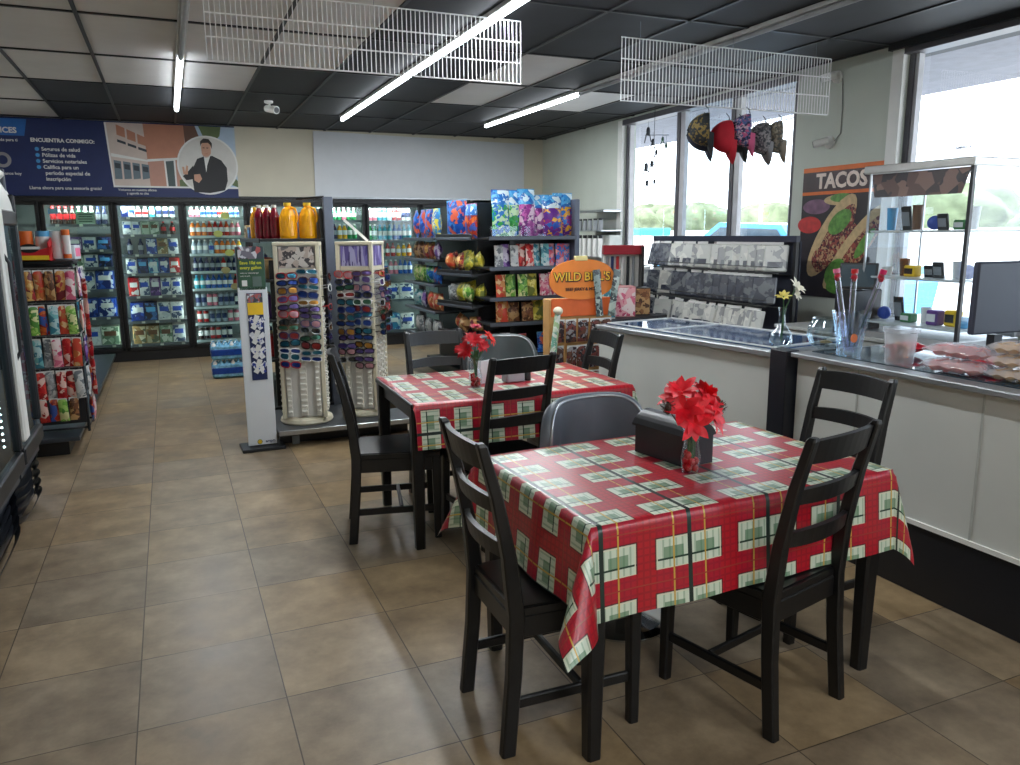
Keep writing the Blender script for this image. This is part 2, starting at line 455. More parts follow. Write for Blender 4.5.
s1.add([(.09, Y0 - .03, Z0 + .08), (.09, Y0 + .03, Z0 + .08), (.09, Y0, Z0 + .13)], [(0, 1, 2)], film('sticker_red', (214, 70, 60)))
s1.build('disc', st)
words('lettering', 'AMERICA', .03, navy, st, (.085, Y0, Z0), (PI / 2, 0, -PI / 2), .0005, .0008, 'CENTER')
# ------------------------------------------------------------------ tables, cloths, chairs
def plaid_material():
    m, N, L, b = newmat('plaid_vinyl')
    tc = N.new('ShaderNodeTexCoord'); sp = N.new('ShaderNodeSeparateXYZ'); L.new(tc.outputs['UV'], sp.inputs[0])
    def f(op, a, c=None, d=None):
        n = N.new('ShaderNodeMath'); n.operation = op
        for i, q in enumerate((a, c, d)):
            if q is None: continue
            if isinstance(q, (int, float)): n.inputs[i].default_value = q
            else: L.new(q, n.inputs[i])
        return n.outputs[0]
    def mix(fac, a, c):
        n = N.new('ShaderNodeMix'); n.data_type = 'RGBA'; L.new(fac, n.inputs['Factor'])
        for k, q in (('A', a), ('B', c)):
            if isinstance(q, tuple): n.inputs[k].default_value = lin(q)
            else: L.new(q, n.inputs[k])
        return n.outputs['Result']
    u, v = sp.outputs[0], sp.outputs[1]
    au = f('ABSOLUTE', f('SUBTRACT', f('FLOORED_MODULO', f('ADD', u, .15), .30), .15))       # 0 at the dark line
    mv = f('FLOORED_MODULO', v, .165)
    av = f('ABSOLUTE', f('SUBTRACT', mv, .045))
    lt = lambda x, k: f('LESS_THAN', x, k)
    near = lambda x, c, k: f('COMPARE', x, c, k)
    patch = f('MULTIPLY', lt(au, .117), lt(av, .048))
    fine = f('GREATER_THAN', f('FLOORED_MODULO', f('MULTIPLY', u, 45), 1), .72)
    fine2 = f('GREATER_THAN', f('FLOORED_MODULO', f('MULTIPLY', v, 45), 1), .72)
    redc = mix(f('MULTIPLY', f('MAXIMUM', fine, fine2), .38), (188, 22, 40), (110, 14, 34))
    redc = mix(f('MULTIPLY', lt(au, .115), .25), redc, (170, 20, 66))
    pal = mix(f('MULTIPLY', fine, .7), (214, 224, 206), (150, 178, 150))
    blk = f('MULTIPLY', near(au, .056, .034), lt(av, .019))
    pal = mix(f('MULTIPLY', blk, .68), pal, (52, 116, 74))
    pal = mix(near(mv, .028, .003), pal, (24, 60, 44))
    col = mix(patch, redc, pal)
    edge = f('MAXIMUM', f('MULTIPLY', near(au, .118, .0025), lt(av, .05)), f('MULTIPLY', near(av, .049, .0022), lt(au, .119)))
    col = mix(f('MULTIPLY', edge, .75), col, (40, 20, 24))
    edge2 = f('MAXIMUM', f('MULTIPLY', near(au, .113, .002), lt(av, .045)), f('MULTIPLY', near(av, .044, .002), lt(au, .115)))
    col = mix(edge2, col, (226, 222, 196))
    col = mix(near(au, .056, .0028), col, (206, 168, 70))
    col = mix(f('MULTIPLY', near(mv, .1275, .0022), f('GREATER_THAN', au, .0)), col, (168, 60, 50))
    col = mix(lt(au, .0075), col, (26, 46, 42))
    geo = N.new('ShaderNodeNewGeometry'); col = mix(geo.outputs['Backfacing'], col, (222, 206, 192))
    L.new(col, b.inputs['Base Color']); b.inputs['Roughness'].default_value = .34; b.inputs['Coat Weight'].default_value = .45; b.inputs['Coat Roughness'].default_value = .25
    return m
plaid_material()

def table(loc, rz, label):
    t = root('dining_table', label, 'table', loc, rz, 'black dining tables under plaid cloths')
    MB().box((0, 0, .725), (1.18, .76, .025), chairblack, .004).build('table_top', t)
    ap = MB()
    for s_ in (-1, 1): ap.box((0, s_ * .345, .675), (1.06, .02, .075), chairblack, .003).box((s_ * .55, 0, .675), (.02, .68, .075), chairblack, .003)
    ap.build('apron', t)
    for a in (-1, 1):
        for b_ in (-1, 1):
            MB().bar([(a * .555, b_ * .345, 0), (a * .555, b_ * .345, .55), (a * .555, b_ * .345, .712)], [(.046, .046), (.062, .062), (.062, .062)], chairblack).build('leg', t)
    return t
def cloth(loc, rz, a, b_, drop, uvf, label, seed, shift=(0, 0)):
    ra = random.Random(seed); p1, p2, p3, p4 = [ra.uniform(0, 6) for _ in range(4)]
    def ax(h, d0, d1, n, k):
        return [-h - d0 + d0 * i / k for i in range(k)] + [-h + 2 * h * i / n for i in range(n)] + [h + d1 * i / k for i in range(k + 1)]
    S = ax(a, drop[0], drop[1], 40, 12); T_ = ax(b_, drop[2], drop[3], 26, 12)
    def fn(u, v):
        s_, t_ = S[round(u * (len(S) - 1))], T_[round(v * (len(T_) - 1))]
        cx, cy = max(-a, min(a, s_)), max(-b_, min(b_, t_)); dx, dy = s_ - cx, t_ - cy; d = math.hypot(dx, dy)
        if d < 1e-6:
            return (s_, t_, .0415 * 0 + .7402 + .0012 * math.sin(9 * s_ + p1) * math.sin(8 * t_ + p2))
        ux, uy = dx / d, dy / d; cor = 2 * abs(dx * dy) / d ** 2
        per = cx * 1.0 + cy * 1.3
        wav = .5 + .5 * math.sin(per * 13 + p3) * math.sin(per * 5 + p4)
        out = .006 + d * (.05 + .06 * wav + (.55 if dx < 0 and dy < 0 else .36 if dx < 0 else .18) * cor ** 1.5)
        out = min(out, d * .95)
        z = .7402 - math.sqrt(max(0, d * d - out * out)) + .004 * min(1, d * 8)
        return (cx + ux * out, cy + uy * out, z)
    m = MB()
    m.grid(fn, len(S) - 1, len(T_) - 1, 'plaid_vinyl', True, lambda u, v: uvf(S[round(u * (len(S) - 1))], T_[round(v * (len(T_) - 1))]))
    return solo('tablecloth', m, label, 'tablecloth', loc, rz)
T1 = (1.575, 2.165, 0); T2 = (1.59, 3.85, 0); R1 = .035; R2 = -.02
table(T1, R1, 'black wooden dining table in front, mostly hidden under the nearer plaid cloth')
table(T2, R2, 'black wooden dining table behind, one bare corner showing beside the sunglasses stand')
cloth(T1, R1, .592, .385, (.27, .20, .28, .26), lambda s_, t_: (s_ + .265, t_ + .385), 'red and green plaid vinyl cloth over the nearer table', 5)
cloth((T2[0] + .02, T2[1], 0), R2, .592, .395, (.02, .2, .225, .2), lambda s_, t_: (t_ + .395 + .15, s_ + .57), 'red and green plaid vinyl cloth over the farther table', 11)

def slat(z, h, dep, mt=chairblack, w=.168):
    m = MB(); vs = []; fs = []; n = 10
    yb = lambda zz: -.195 - .09 * max(0, (zz - .42) / .545) ** 1.5
    for i in range(n + 1):
        x = -w + 2 * w * i / n; k = 1 - (x / w) ** 2; y = -dep * k
        top = h / 2 + .008 * k; lo = -h / 2
        for dy, dz in ((-.009, lo), (.009, lo), (.009, top), (-.009, top)): vs.append((x, yb(z + dz) + y + dy, z + dz))
    for i in range(n):
        for k in range(4): fs.append((i * 4 + k, i * 4 + 4 + k, i * 4 + 4 + (k + 1) % 4, i * 4 + (k + 1) % 4))
    fs += [(0, 1, 2, 3), tuple(n * 4 + k for k in (3, 2, 1, 0))]
    return m.add(vs, fs, mt)
def make_chair():
    t = root('dining_chair', 'x', 'chair', group='black slat-back dining chairs')
    m = MB()
    m.prism([(-.175, -.2), (.175, -.2), (.2, .215), (-.2, .215)], .022, chairblack, .432).prism([(-.165, -.19), (.165, -.19), (.19, .2), (-.19, .2)], .006, chairblack, .453)
    m.build('seat', t)
    a = MB()
    a.beam((-.165, -.19, .395), (-.18, .195, .395), .018, .07, chairblack).beam((.165, -.19, .395), (.18, .195, .395), .018, .07, chairblack)
    a.beam((-.17, .195, .395), (.17, .195, .395), .018, .07, chairblack).beam((-.16, -.195, .395), (.16, -.195, .395), .018, .07, chairblack); a.build('seat_frame', t)
    for s_ in (-1, 1):
        MB().bar([(s_ * .183, -.228, 0), (s_ * .178, -.205, .25), (s_ * .175, -.196, .44), (s_ * .172, -.215, .62), (s_ * .17, -.25, .80), (s_ * .168, -.292, .955), (s_ * .168, -.296, .965)],
                 [(.034, .044), (.034, .046), (.034, .05), (.034, .042), (.032, .036), (.030, .030), (.022, .02)], chairblack).build('leg', t)
        MB().bar([(s_ * .184, .20, 0), (s_ * .181, .198, .43)], [(.034, .034), (.042, .044)], chairblack).build('leg', t)
        MB().beam((s_ * .18, -.215, .16), (s_ * .182, .2, .16), .018, .034, chairblack).build('stretcher', t)
    MB().beam((-.18, .02, .165), (.18, .02, .165), .018, .03, chairblack).build('stretcher', t)
    slat(.915, .07, .028).build('back_slat', t); slat(.775, .046, .03).build('back_slat', t); slat(.635, .046, .03).build('back_slat', t)
    return t
chair = Proto(make_chair())
D = math.radians
chair.put((1.04, 2.09, 0), -PI / 2 + D(-1), 'black slat-back chair at the left end of the nearer table')
chair.put((1.702, 1.916, 0), D(13.5), 'black slat-back chair angled at the near long side of the nearer table')
chair.put((2.225, 2.27, 0), PI / 2 + D(4), 'black slat-back chair between the nearer table and the white counter')
chair.put((1.0, 3.845, 0), -PI / 2 + D(-12), 'black slat-back chair beside the sunglasses stand, left end of the farther table')
chair.put((1.46, 3.60, 0), D(8), 'black slat-back chair with its back against the front hem of the farther cloth')
chair.put((1.43, 4.14, 0), PI + D(3), 'black slat-back chair behind the farther table, in front of the snack shelves')
chair.put((2.03, 3.95, 0), PI / 2 + D(-3), 'black slat-back chair between the farther table and the jerky rack')

vinyl = mat('charcoal_padded_vinyl', (96, 104, 114), .32, noise=.12, scale=5)
vinyl2 = mat('grey_green_padded_vinyl', (86, 96, 98), .4, noise=.15, scale=5)
def tub_chair(loc, rz, vm, label):
    t = root('tub_chair', label, 'chair', loc, rz, 'padded tub chairs on chrome bases')
    A = D(56)
    def top(a): return .47 + .385 * (1 - (abs(a) / A) ** 5) ** .32
    def shell(off, flip):
        def fn(u, v):
            a = -A + 2 * A * u; z = .46 + (top(a) - .46) * v
            r = .255 + .03 * v + off + (.02 * abs(math.sin(a * 4.5 + (v - .5) * 1.2)) * math.sin(PI * min(1, v * 1.05)) if flip else 0)
            return (r * math.sin(a), -r * math.cos(a) * .95, z)
        return fn
    m = MB(); m.grid(shell(.0, True), 48, 10, vm); m.grid(lambda u, v: shell(.05, False)(1 - u, v), 48, 10, vm)
    def rim(u, v):
        a = -A + 2 * A * u; r = .285 + .05 * v; return (r * math.sin(a), -r * math.cos(a) * .95, top(a) + .018 * math.sin(PI * v))
    m.grid(rim, 48, 5, vm)
    for sgn in (0, 1):
        m.grid(lambda u, v: shell(.05 * u, False)(sgn, v) if True else 0, 2, 10, vm)
    m.build('backrest', t)
    pts = []
    for i in range(41):
        a = -A + 2 * A * i / 40; pts.append((.288 * math.sin(a), -.288 * math.cos(a) * .95, top(a) + .006))
    MB().tube(pts, .006, steel, 6).build('piping', t)
    MB().lathe([(0, .40), (.2, .40), (.235, .42), (.24, .45), (.21, .475), (0, .485)], vm, 28).build('seat', t)
    MB().lathe([(.2, 0), (.2, .008), (.17, .02), (.08, .045), (.04, .08), (.032, .14), (.032, .40)], chrome, 32).build('pedestal_base', t)
    return t
tub_chair((1.56, 2.50, 0), PI + D(4), vinyl, 'charcoal padded tub chair on a chrome pedestal behind the nearer table')
tub_chair((1.93, 4.47, 0), PI - D(5), vinyl2, 'grey padded tub chair behind the farther table, by the jerky rack')

# ---- table-top things
TZ = .742
def lily(m, c, d, r, mt, seed, n=6, wid=.32, curl=.35, ln=1.0):
    """a flower of n pointed petals opening along direction d"""
    ra = random.Random(seed); d = Vector(d).normalized(); a = d.orthogonal().normalized(); b_ = d.cross(a); c = Vector(c)
    for k in range(n):
        th = 2 * PI * k / n + ra.uniform(-.2, .2); rd = a * math.cos(th) + b_ * math.sin(th); sd = d.cross(rd); l = r * ra.uniform(.85, 1.15) * ln
        vs = []
        for i in range(6):
            q = i / 5; w = r * wid * math.sin(PI * (.12 + .88 * q)) * (1 - q * .1); p = c + rd * l * q * (1 - .1 * q) + d * (l * .75 * q - l * curl * q * q * 1.4)
            for s_ in (-1, 0, 1): vs.append(p + sd * w * s_ + d * (.12 * w * abs(s_)))
        vs2 = [tuple(x) for x in vs]; fs = []
        for i in range(5):
            for j in range(2): fs.append((i * 3 + j, i * 3 + j + 1, i * 3 + j + 4, i * 3 + j + 3))
        m.add(vs2, fs, mt, True)
pet = mat('silk_petal_red', (236, 24, 44), .5, noise=.25, scale=30)
pet2 = mat('silk_petal_dark_red', (196, 20, 36), .5, noise=.3, scale=30)
def vase(t, h=.155, r=.034):
    v = MB(); v.lathe([(r * .82, .0), (r * .86, .012), (r, .05), (r * .72, .1), (r * .78, .13), (r * 1.15, h)], clear, 24)
    v.lathe([(0, .002), (r * .82, .0)], clear, 24); v.lathe([(r * 1.15, h), (r * 1.08, h)], clear, 24).build('vase', t)
bead = mat('red_glass_bead', (190, 24, 30), .15, noise=.3, scale=40)
def beads(t, n, r, hz, seed):
    ra = random.Random(seed); k = 0
    for lay in range(3):
        for q in range(4 if lay < 2 else 2):
            th = q * PI / 2 + lay * .7; m = MB(); m.ball((.0155 * math.cos(th), .0155 * math.sin(th), .016 + .022 * lay), .0135, bead, 10, 7); m.build('bead', t)
t = root('flower_vase', 'clear vase of bright red silk lilies and pine cones on the nearer table', 'vase', (1.545, 2.06, TZ), .4)
vase(t, .17); beads(t, 10, .03, .07, 1)
st_ = MB(); heads = [((-.06, .03, .27), (-.5, .2, .8)), ((-.02, -.03, .24), (-.2, -.7, .6)), ((.0, .04, .29), (.0, .1, 1)), ((.06, .0, .27), (.6, -.2, .7)), ((.11, .02, .25), (.8, -.1, .4)), ((.03, -.05, .21), (.2, -.9, .2)), ((-.05, -.03, .20), (-.5, -.7, .1)), ((-.07, .0, .3), (-.4, -.2, .9)), ((.05, -.02, .25), (.1, -.6, .5)), ((-.09, -.02, .25), (-.8, -.4, .5)), ((.09, .03, .23), (.9, .1, .1))]
for i, (p, d) in enumerate(heads):
    st_.tube([(.01 * math.cos(i), .01 * math.sin(i), .03), (p[0] * .25, p[1] * .25, .16), (p[0] * .8, p[1] * .8, p[2] - .03)], .0022, leafgreen, 5)
    m = MB(); lily(m, (p[0], p[1], p[2] - .02), d, .07, pet, i, 7, .24, .3); lily(m, (p[0], p[1], p[2] - .015), d, .05, pet, i + 50, 5, .22, .1); m.build('flower', t)
for i in range(7):
    a = i * .9; st_.grid(lambda u, v: ((.01 + .03 * v) * math.cos(a) + .006 * (u - .5) * math.sin(a), (.01 + .03 * v) * math.sin(a) - .006 * (u - .5) * math.cos(a) * 2, .12 + .09 * v), 2, 4, leafgreen)
st_.build('stem', t)
conem = mat('pine_cone_scale', (72, 46, 32), .6, noise=.4, scale=60)
for p in ((-.125, .015, .235), (.095, -.045, .205)):
    m = MB()
    for j in range(5):
        for k in range(7):
            a = 2 * PI * k / 7 + j * .45; r = .019 * math.sin(PI * (.2 + .68 * j / 5)); z = p[2] - .018 + .009 * j
            x, y = p[0], p[1]; c_, s_ = math.cos(a), math.sin(a)
            m.add([(x + r * .3 * c_, y + r * .3 * s_, z), (x + r * 1.25 * c_ - .006 * s_, y + r * 1.25 * s_ + .006 * c_, z + .006), (x + r * 1.5 * c_, y + r * 1.5 * s_, z + .01), (x + r * 1.25 * c_ + .006 * s_, y + r * 1.25 * s_ - .006 * c_, z + .006)], [(0, 1, 2, 3)], conem)
    m.ball(p, (.013, .013, .02), conem, 8, 6); m.tube([(0, 0, .13), (p[0] * .6, p[1] * .6, .18), p], .0018, brown, 5); m.build('pine_cone', t)

dn = mat('black_moulded_plastic', (34, 37, 44), .35, noise=.1)
t = root('napkin_dispenser', 'black lidded napkin box beside the red lilies on the nearer table', 'dispenser', (1.595, 2.235, TZ), D(99))
MB().prism([(-.13, -.065), (.13, -.065), (.125, .065), (-.125, .065)], .105, dn, 0).build('box', t)
m = MB(); n = 12
prof = [(-.072 + .144 * i / n, .108 + .045 * math.sin(PI * i / n) ** .7) for i in range(n + 1)]
m.prism([(-.072, .1)] + prof + [(.072, .1)], .27, dn, -.135, 'yz'); m.build('lid', t)
MB().box((0, -.07, .085), (.05, .01, .014), mat('grey_plastic', (110, 114, 122), .4), .003).build('latch', t)
napkin = mat('white_paper', (232, 236, 240), .8, noise=.03)
m = MB()
for i in range(6):
    a = D(-20 + 8 * i); m.grid(lambda u, v: (-.05 + .1 * u + .01 * i, .015 * math.sin(4 * u + i) + .008 * i + .02 * v, .115 * v), 4, 4, napkin)
solo('napkin_stack', m, 'white paper napkins standing behind the black box on the nearer table', 'napkins', (1.77, 2.33, TZ), .5)

# farther table
t = root('flower_vase', 'clear vase of dark red silk dahlias on the farther table', 'vase', (1.42, 3.74, TZ), .2)
vase(t, .16, .036); beads(t, 8, .03, .07, 2)
st_ = MB()
hd = [((-.075, -.02, .22), (-.6, -.5, .45), pet2, .06), ((-.03, -.03, .27), (-.2, -.6, .7), pet2, .062), ((.07, -.02, .27), (.5, -.6, .5), mat('silk_petal_orange_red', (228, 44, 28), .5, noise=.2, scale=30), .055), ((.005, .0, .33), (0, -.2, 1), mat('silk_petal_magenta_red', (206, 16, 60), .5, noise=.2, scale=30), .04), ((.02, -.03, .24), (.1, -.8, .4), pet2, .05), ((-.02, .03, .27), (-.2, .5, .6), pet2, .05)]
for i, (p, d, mt_, r) in enumerate(hd):
    st_.tube([(0, 0, .03), (p[0] * .2, p[1] * .2, .15), (p[0] * .8, p[1] * .8, p[2] - .02)], .0022, leafgreen, 5)
    m = MB()
    for lay, (nn, wd, k) in enumerate(((14, .16, .1), (12, .17, .35), (9, .18, .6))): lily(m, (p[0], p[1], p[2] - .02), d, r * (1 - .16 * lay), mt_, i * 10 + lay, nn, wd, .45 - .2 * lay)
    m.build('flower', t)
for i in range(9):
    a = i * .7; st_.grid(lambda u, v: ((.012 + .05 * v) * math.cos(a) - .014 * (u - .5) * math.sin(a), (.012 + .05 * v) * math.sin(a) + .014 * (u - .5) * math.cos(a), .14 + .08 * v - .02 * v * v), 2, 4, leafgreen)
st_.build('stem', t)
m = MB()
for i in range(5): m.grid(lambda u, v: (-.05 + .1 * u + .008 * i, .012 * math.sin(4 * u + i) + .01 * i, .12 * v), 4, 4, napkin)
solo('napkin_stack', m, 'white paper napkins beside the dahlia vase on the farther table', 'napkins', (1.50, 3.80, TZ), .2)
t = root('shaker_caddy', 'small grey caddy with a black shaker on the farther table', 'caddy', (1.66, 3.80, TZ), .1)
MB().box((0, 0, .045), (.11, .07, .09), mat('pale_grey_plastic', (168, 172, 182), .4), .006).build('holder', t)
MB().lathe([(0, 0), (.018, 0), (.018, .05), (.014, .065), (0, .068)], dn, 12, (.085, -.01, 0)).build('shaker', t)
# ------------------------------------------------------------------ back wall: coolers, banner, board
cin = mat('cooler_liner', (112, 122, 122), .5, noise=.05)
shelfm = mat('cooler_shelf_wire', (150, 156, 160), .4, .5)
YF = 10.64; MUL = [-2.09, -1.33, -.567, .197, .96, 1.72, 2.48, 3.25, 4.02]
cool = root('reach_in_cooler', 'long black reach-in drinks cooler with glass doors along the back wall', 'cooler', (0, 0, 0))
sh = MB(); x0, x1 = MUL[0], MUL[-1]; xc = (x0 + x1) / 2; W = x1 - x0
sh.box((xc, YF + .85, 1.0), (W, .04, 1.95), cin).box((xc, YF + .45, .10), (W, .86, .06), cin).box((xc, YF + .45, 1.935), (W, .86, .04), cin)
for x in (x0, x1): sh.box((x, YF + .45, 1.0), (.04, .86, 1.9), cin)
sh.build('cabinet_shell', cool)
fr = MB().box((xc, YF + .03, .065), (W + .06, .09, .13), black, .004).box((xc, YF + .03, 1.955), (W + .06, .10, .05), black, .004)
for x in MUL: fr.box((x, YF + .04, 1.03), (.05, .08, 1.82), black)
fr.build('cabinet_frame', cool)
SHELVES = {1: [1.67, 1.37, 1.16, .89, .55, .2], 2: [1.755, 1.545, 1.305, 1.07, .79, .48, .19], 3: [1.755, 1.525, 1.3, 1.08, .86, .63, .42, .2],
           4: [1.7, 1.45, 1.2], 5: [1.72, 1.47, 1.22], 6: [1.71, 1.455, 1.225, .98, .62, .19], 0: [1.67, 1.37, 1.1], 7: [1.71, 1.45]}
gask = mat('door_gasket', (12, 12, 14), .5)
tagm = mat('price_tag', (236, 236, 226), .5, noise=.02)
ledm = mat('cooler_led_strip', (236, 248, 255), .3, emit=7)
for i in range(8):
    a, b_ = MUL[i] + .012, MUL[i + 1] - .012; w = b_ - a; c = (a + b_) / 2
    d = MB(); F = .035
    d.box((a + F / 2, YF - .012, 1.03), (F, .045, 1.79), black, .004).box((b_ - F / 2, YF - .012, 1.03), (F, .045, 1.79), black, .004)
    d.box((c, YF - .012, .15), (w, .045, .045), black, .004).box((c, YF - .012, 1.91), (w, .045, .04), black, .004)
    dr = d.build('door', cool)
    MB().add([(a + F, YF - .012, .17), (b_ - F, YF - .012, .17), (b_ - F, YF - .012, 1.89), (a + F, YF - .012, 1.89)], [(0, 1, 2, 3)], doorglass).build('glass_pane', dr)
    MB().tube([(b_ - .02, YF - .035, .75), (b_ - .02, YF - .06, .78), (b_ - .02, YF - .06, 1.32), (b_ - .02, YF - .035, 1.35)], .008, darkmetal, 6).build('handle', dr)
    MB().box((a + .012, YF + .07, 1.03), (.012, .02, 1.7), ledm).build('led_strip', cool)
    for k, z in enumerate(SHELVES[i]):
        s_ = MB().box((c, YF + .36, z - .008), (w - .03, .52, .012), shelfm).build('shelf', cool)
        r_ = MB().box((c, YF + .095, z - .012), (w - .04, .012, .03), greymetal if i != 3 else mat('pale_price_rail', (196, 206, 206), .4))
        for q in range(3 if i in (1, 2) else 0): r_.box((a + .14 + q * .22 + .03 * ((k * 7 + q) % 3), YF + .086, z - .012), (.04, .006, .026), tagm)
        r_.build('price_rail', s_)
solo('trim_3', MB().box((xc + .0, YB - .006, 2.0), (W, .012, .03), black), 'narrow black header strip between the cooler tops and the banner', 'trim')
bpy.data.objects['trim_3']['kind'] = 'structure'

def bottle_mb(h, r, liq, lab, cap, n=10):
    m = MB()
    return m.lathe([(r * .9, 0), (r, h * .04), (r, h * .28), (r, h * .58), (r * .9, h * .66), (r * .42, h * .86), (r * .42, h * .9), (r * .46, h * .9), (r * .46, h), (0, h)],
                   [liq, liq, lab, liq, liq, liq, cap, cap, cap], n)
def can_mb(h, r, body, band, n=10):
    return MB().lathe([(r * .8, 0), (r, h * .05), (r, h * .3), (r, h * .7), (r, h * .93), (r * .82, h), (0, h * .985)], [steel, body, band, body, steel, steel], n)
def carton_mb(w, d, h, art, side, stripe=None):
    m = MB().box((0, 0, h / 2), (w, d, h), side, .004)
    m.box((0, -d / 2 - .0015, h * .5), (w * .94, .003, h * .92), art)
    if stripe: m.box((0, -d / 2 - .004, h * .62), (w * .7, .003, h * .26), stripe)
    return m
PR = {}
def proto(key, name, mb, cat):
    if key not in PR: PR[key] = Proto(tag(mb().build(name), '', cat))
    return PR[key]
A1 = printed('art_blue_beer', [(30, 62, 150), (52, 96, 190), (210, 220, 232), (24, 44, 110)], 16)
A2 = printed('art_white_beer', [(222, 226, 226), (200, 206, 210), (60, 80, 110), (232, 232, 228)], 16)
A3 = printed('art_red_beer', [(186, 34, 40), (224, 220, 214), (150, 24, 34), (206, 60, 52)], 16)
A4 = printed('art_tan_beer', [(196, 184, 150), (214, 206, 184), (150, 120, 76), (90, 100, 80)], 16)
A5 = printed('art_purple_pack', [(92, 60, 130), (130, 96, 160), (60, 40, 96), (190, 180, 200)], 16)
A6 = printed('art_pale_green_pack', [(188, 204, 184), (150, 176, 150), (214, 222, 206), (96, 124, 100)], 14)
A7 = printed('art_navy_pack', [(24, 36, 80), (40, 60, 120), (60, 110, 170), (18, 24, 48)], 16)
A8 = printed('art_teal_pack', [(40, 130, 170), (80, 170, 200), (30, 90, 150), (200, 220, 226)], 16)
artname = {'blue': A1, 'white': A2, 'red': A3, 'tan': A4, 'purple': A5, 'pale green': A6, 'navy': A7, 'teal': A8}
sidec = {'blue': blue, 'white': whiteprint, 'red': red, 'tan': tan, 'purple': purple, 'pale green': mat('pale_green_print', (180, 200, 176), .5), 'navy': navy, 'teal': skyblue}
stripes = {'blue': whiteprint, 'white': blue, 'red': whiteprint, 'tan': brown, 'purple': whiteprint, 'pale green': brown, 'navy': skyblue, 'teal': whiteprint}
liqs = {'clear': mat('water_bottle_plastic', (176, 206, 216), .15, noise=.15), 'red': mat('red_soda', (176, 40, 36), .2, noise=.2), 'orange': mat('orange_soda', (226, 120, 40), .2, noise=.15), 'brown': mat('cola', (46, 24, 18), .15),
        'blue': mat('blue_drink', (36, 90, 170), .2), 'navy': mat('navy_drink', (26, 34, 70), .2), 'green': mat('green_drink', (50, 140, 84), .2), 'pink': mat('pink_drink', (214, 120, 140), .25), 'teal': mat('teal_drink', (60, 160, 180), .2), 'yellow': mat('yellow_drink', (232, 176, 44), .2), 'grey': mat('silver_drink', (150, 160, 172), .3), 'white': mat('milky_drink', (222, 226, 226), .35)}
DOOR = {1: 'cooler door behind the candy rack', 2: 'beer cooler door', 3: 'soda cooler door', 4: 'cooler door behind the juice jugs', 5: 'narrow cooler door', 6: 'cooler door by the snack shelves'}
def rowof(door, k, items, x0=None, x1=None):
    """items stand side by side on shelf k of that door"""
    z = SHELVES[door][k]; a = (MUL[door] + .075) if x0 is None else x0; b_ = (MUL[door + 1] - .075) if x1 is None else x1
    n = len(items); cnt = {}
    for it in items: cnt[it] = cnt.get(it, 0) + 1
    seen = {}
    gapz = (SHELVES[door][k - 1] - .045 if k else 1.885) - z - .004
    for i, it in enumerate(items):
        kind, col = it; x = a + (b_ - a) * (i + .5) / n; pw = (b_ - a) / n
        seen[it] = seen.get(it, 0) + 1
        if kind == 'bottle':
            h = min(.215, gapz); p = proto((kind, col, round(h, 2)), 'drink_bottle', lambda: bottle_mb(h, .032, liqs[col], {'clear': blue, 'brown': red, 'white': red, 'navy': grey}.get(col, whiteprint), {'clear': white, 'brown': red}.get(col, sidec.get(col, white))), 'bottle')
            y = YF + .20; g = 'drink bottles in the coolers'; nm = col + ' drink bottle'
        elif kind == 'can':
            h = min(.165, gapz); p = proto((kind, col, round(h, 2)), 'drink_can', lambda: can_mb(h, .031, liqs[col], whiteprint if col not in ('white', 'grey') else navy), 'can')
            y = YF + .20; g = 'drink cans in the coolers'; nm = col + ' drink can'
        else:
            h = min(.225 if kind == 'carton' else .15, gapz); w = pw * .96
            p = proto((kind, col, round(h, 2), round(w, 2)), 'drink_carton', lambda: carton_mb(w, .24, h, artname[col], sidec[col], stripes[col]), 'carton')
            y = YF + .29; g = 'drink cartons in the coolers'; nm = col + ' drinks carton'
        where = '%s shelf, %s' % (ORD[k], DOOR[door])
        lab = '%s, %s from left on %s' % (nm, ORD[i], where)
        p.put((x, y, z), 0, lab, g)
c_, b2, k_ = 'carton', 'bottle', 'can'
R = random.Random(4)
mixrow = lambda spec: [(kd, col) for kd, col, n in spec for _ in range(n)]
rowof(1, 1, mixrow([('pack', 'pale green', 1), ('pack', 'purple', 1), ('pack', 'white', 1), ('pack', 'navy', 1)]))
rowof(1, 2, mixrow([('pack', 'pale green', 2), ('pack', 'white', 1), ('pack', 'navy', 1)]))
rowof(1, 3, mixrow([(c_, 'pale green', 1), (c_, 'white', 1), (c_, 'blue', 1)]))
rowof(1, 4, mixrow([(c_, 'teal', 1), (c_, 'blue', 2)]))
rowof(1, 5, mixrow([('pack', 'white', 1), (c_, 'white', 1), (c_, 'pale green', 1)]))
rowof(1, 0, mixrow([(b2, 'brown', 4), (b2, 'green', 1), (b2, 'white', 2), (b2, 'navy', 2)]))
rowof(2, 0, mixrow([(c_, 'blue', 1), (c_, 'white', 1), (b2, 'white', 2), (k_, 'teal', 1), (k_, 'grey', 1), (k_, 'white', 2)]))
rowof(2, 1, mixrow([(c_, 'white', 2), (c_, 'pale green', 2), (b2, 'brown', 2)]))
rowof(2, 2, mixrow([(b2, 'navy', 2), (c_, 'blue', 1), (c_, 'tan', 1), (c_, 'white', 1)]))
rowof(2, 3, mixrow([(c_, 'white', 1), (c_, 'navy', 1), (c_, 'teal', 1), (c_, 'blue', 1), (c_, 'red', 1)]))
rowof(2, 4, mixrow([(c_, 'red', 1), (c_, 'white', 1), (c_, 'purple', 1), (c_, 'white', 2)]))
rowof(2, 5, mixrow([(c_, 'blue', 1), (c_, 'navy', 1), (c_, 'white', 2)]))
rowof(2, 6, mixrow([(c_, 'tan', 2), (c_, 'pale green', 1), (c_, 'white', 1)]))
rowof(3, 0, mixrow([(b2, 'pink', 2), (b2, 'clear', 3), (b2, 'white', 2), (b2, 'clear', 2)]))
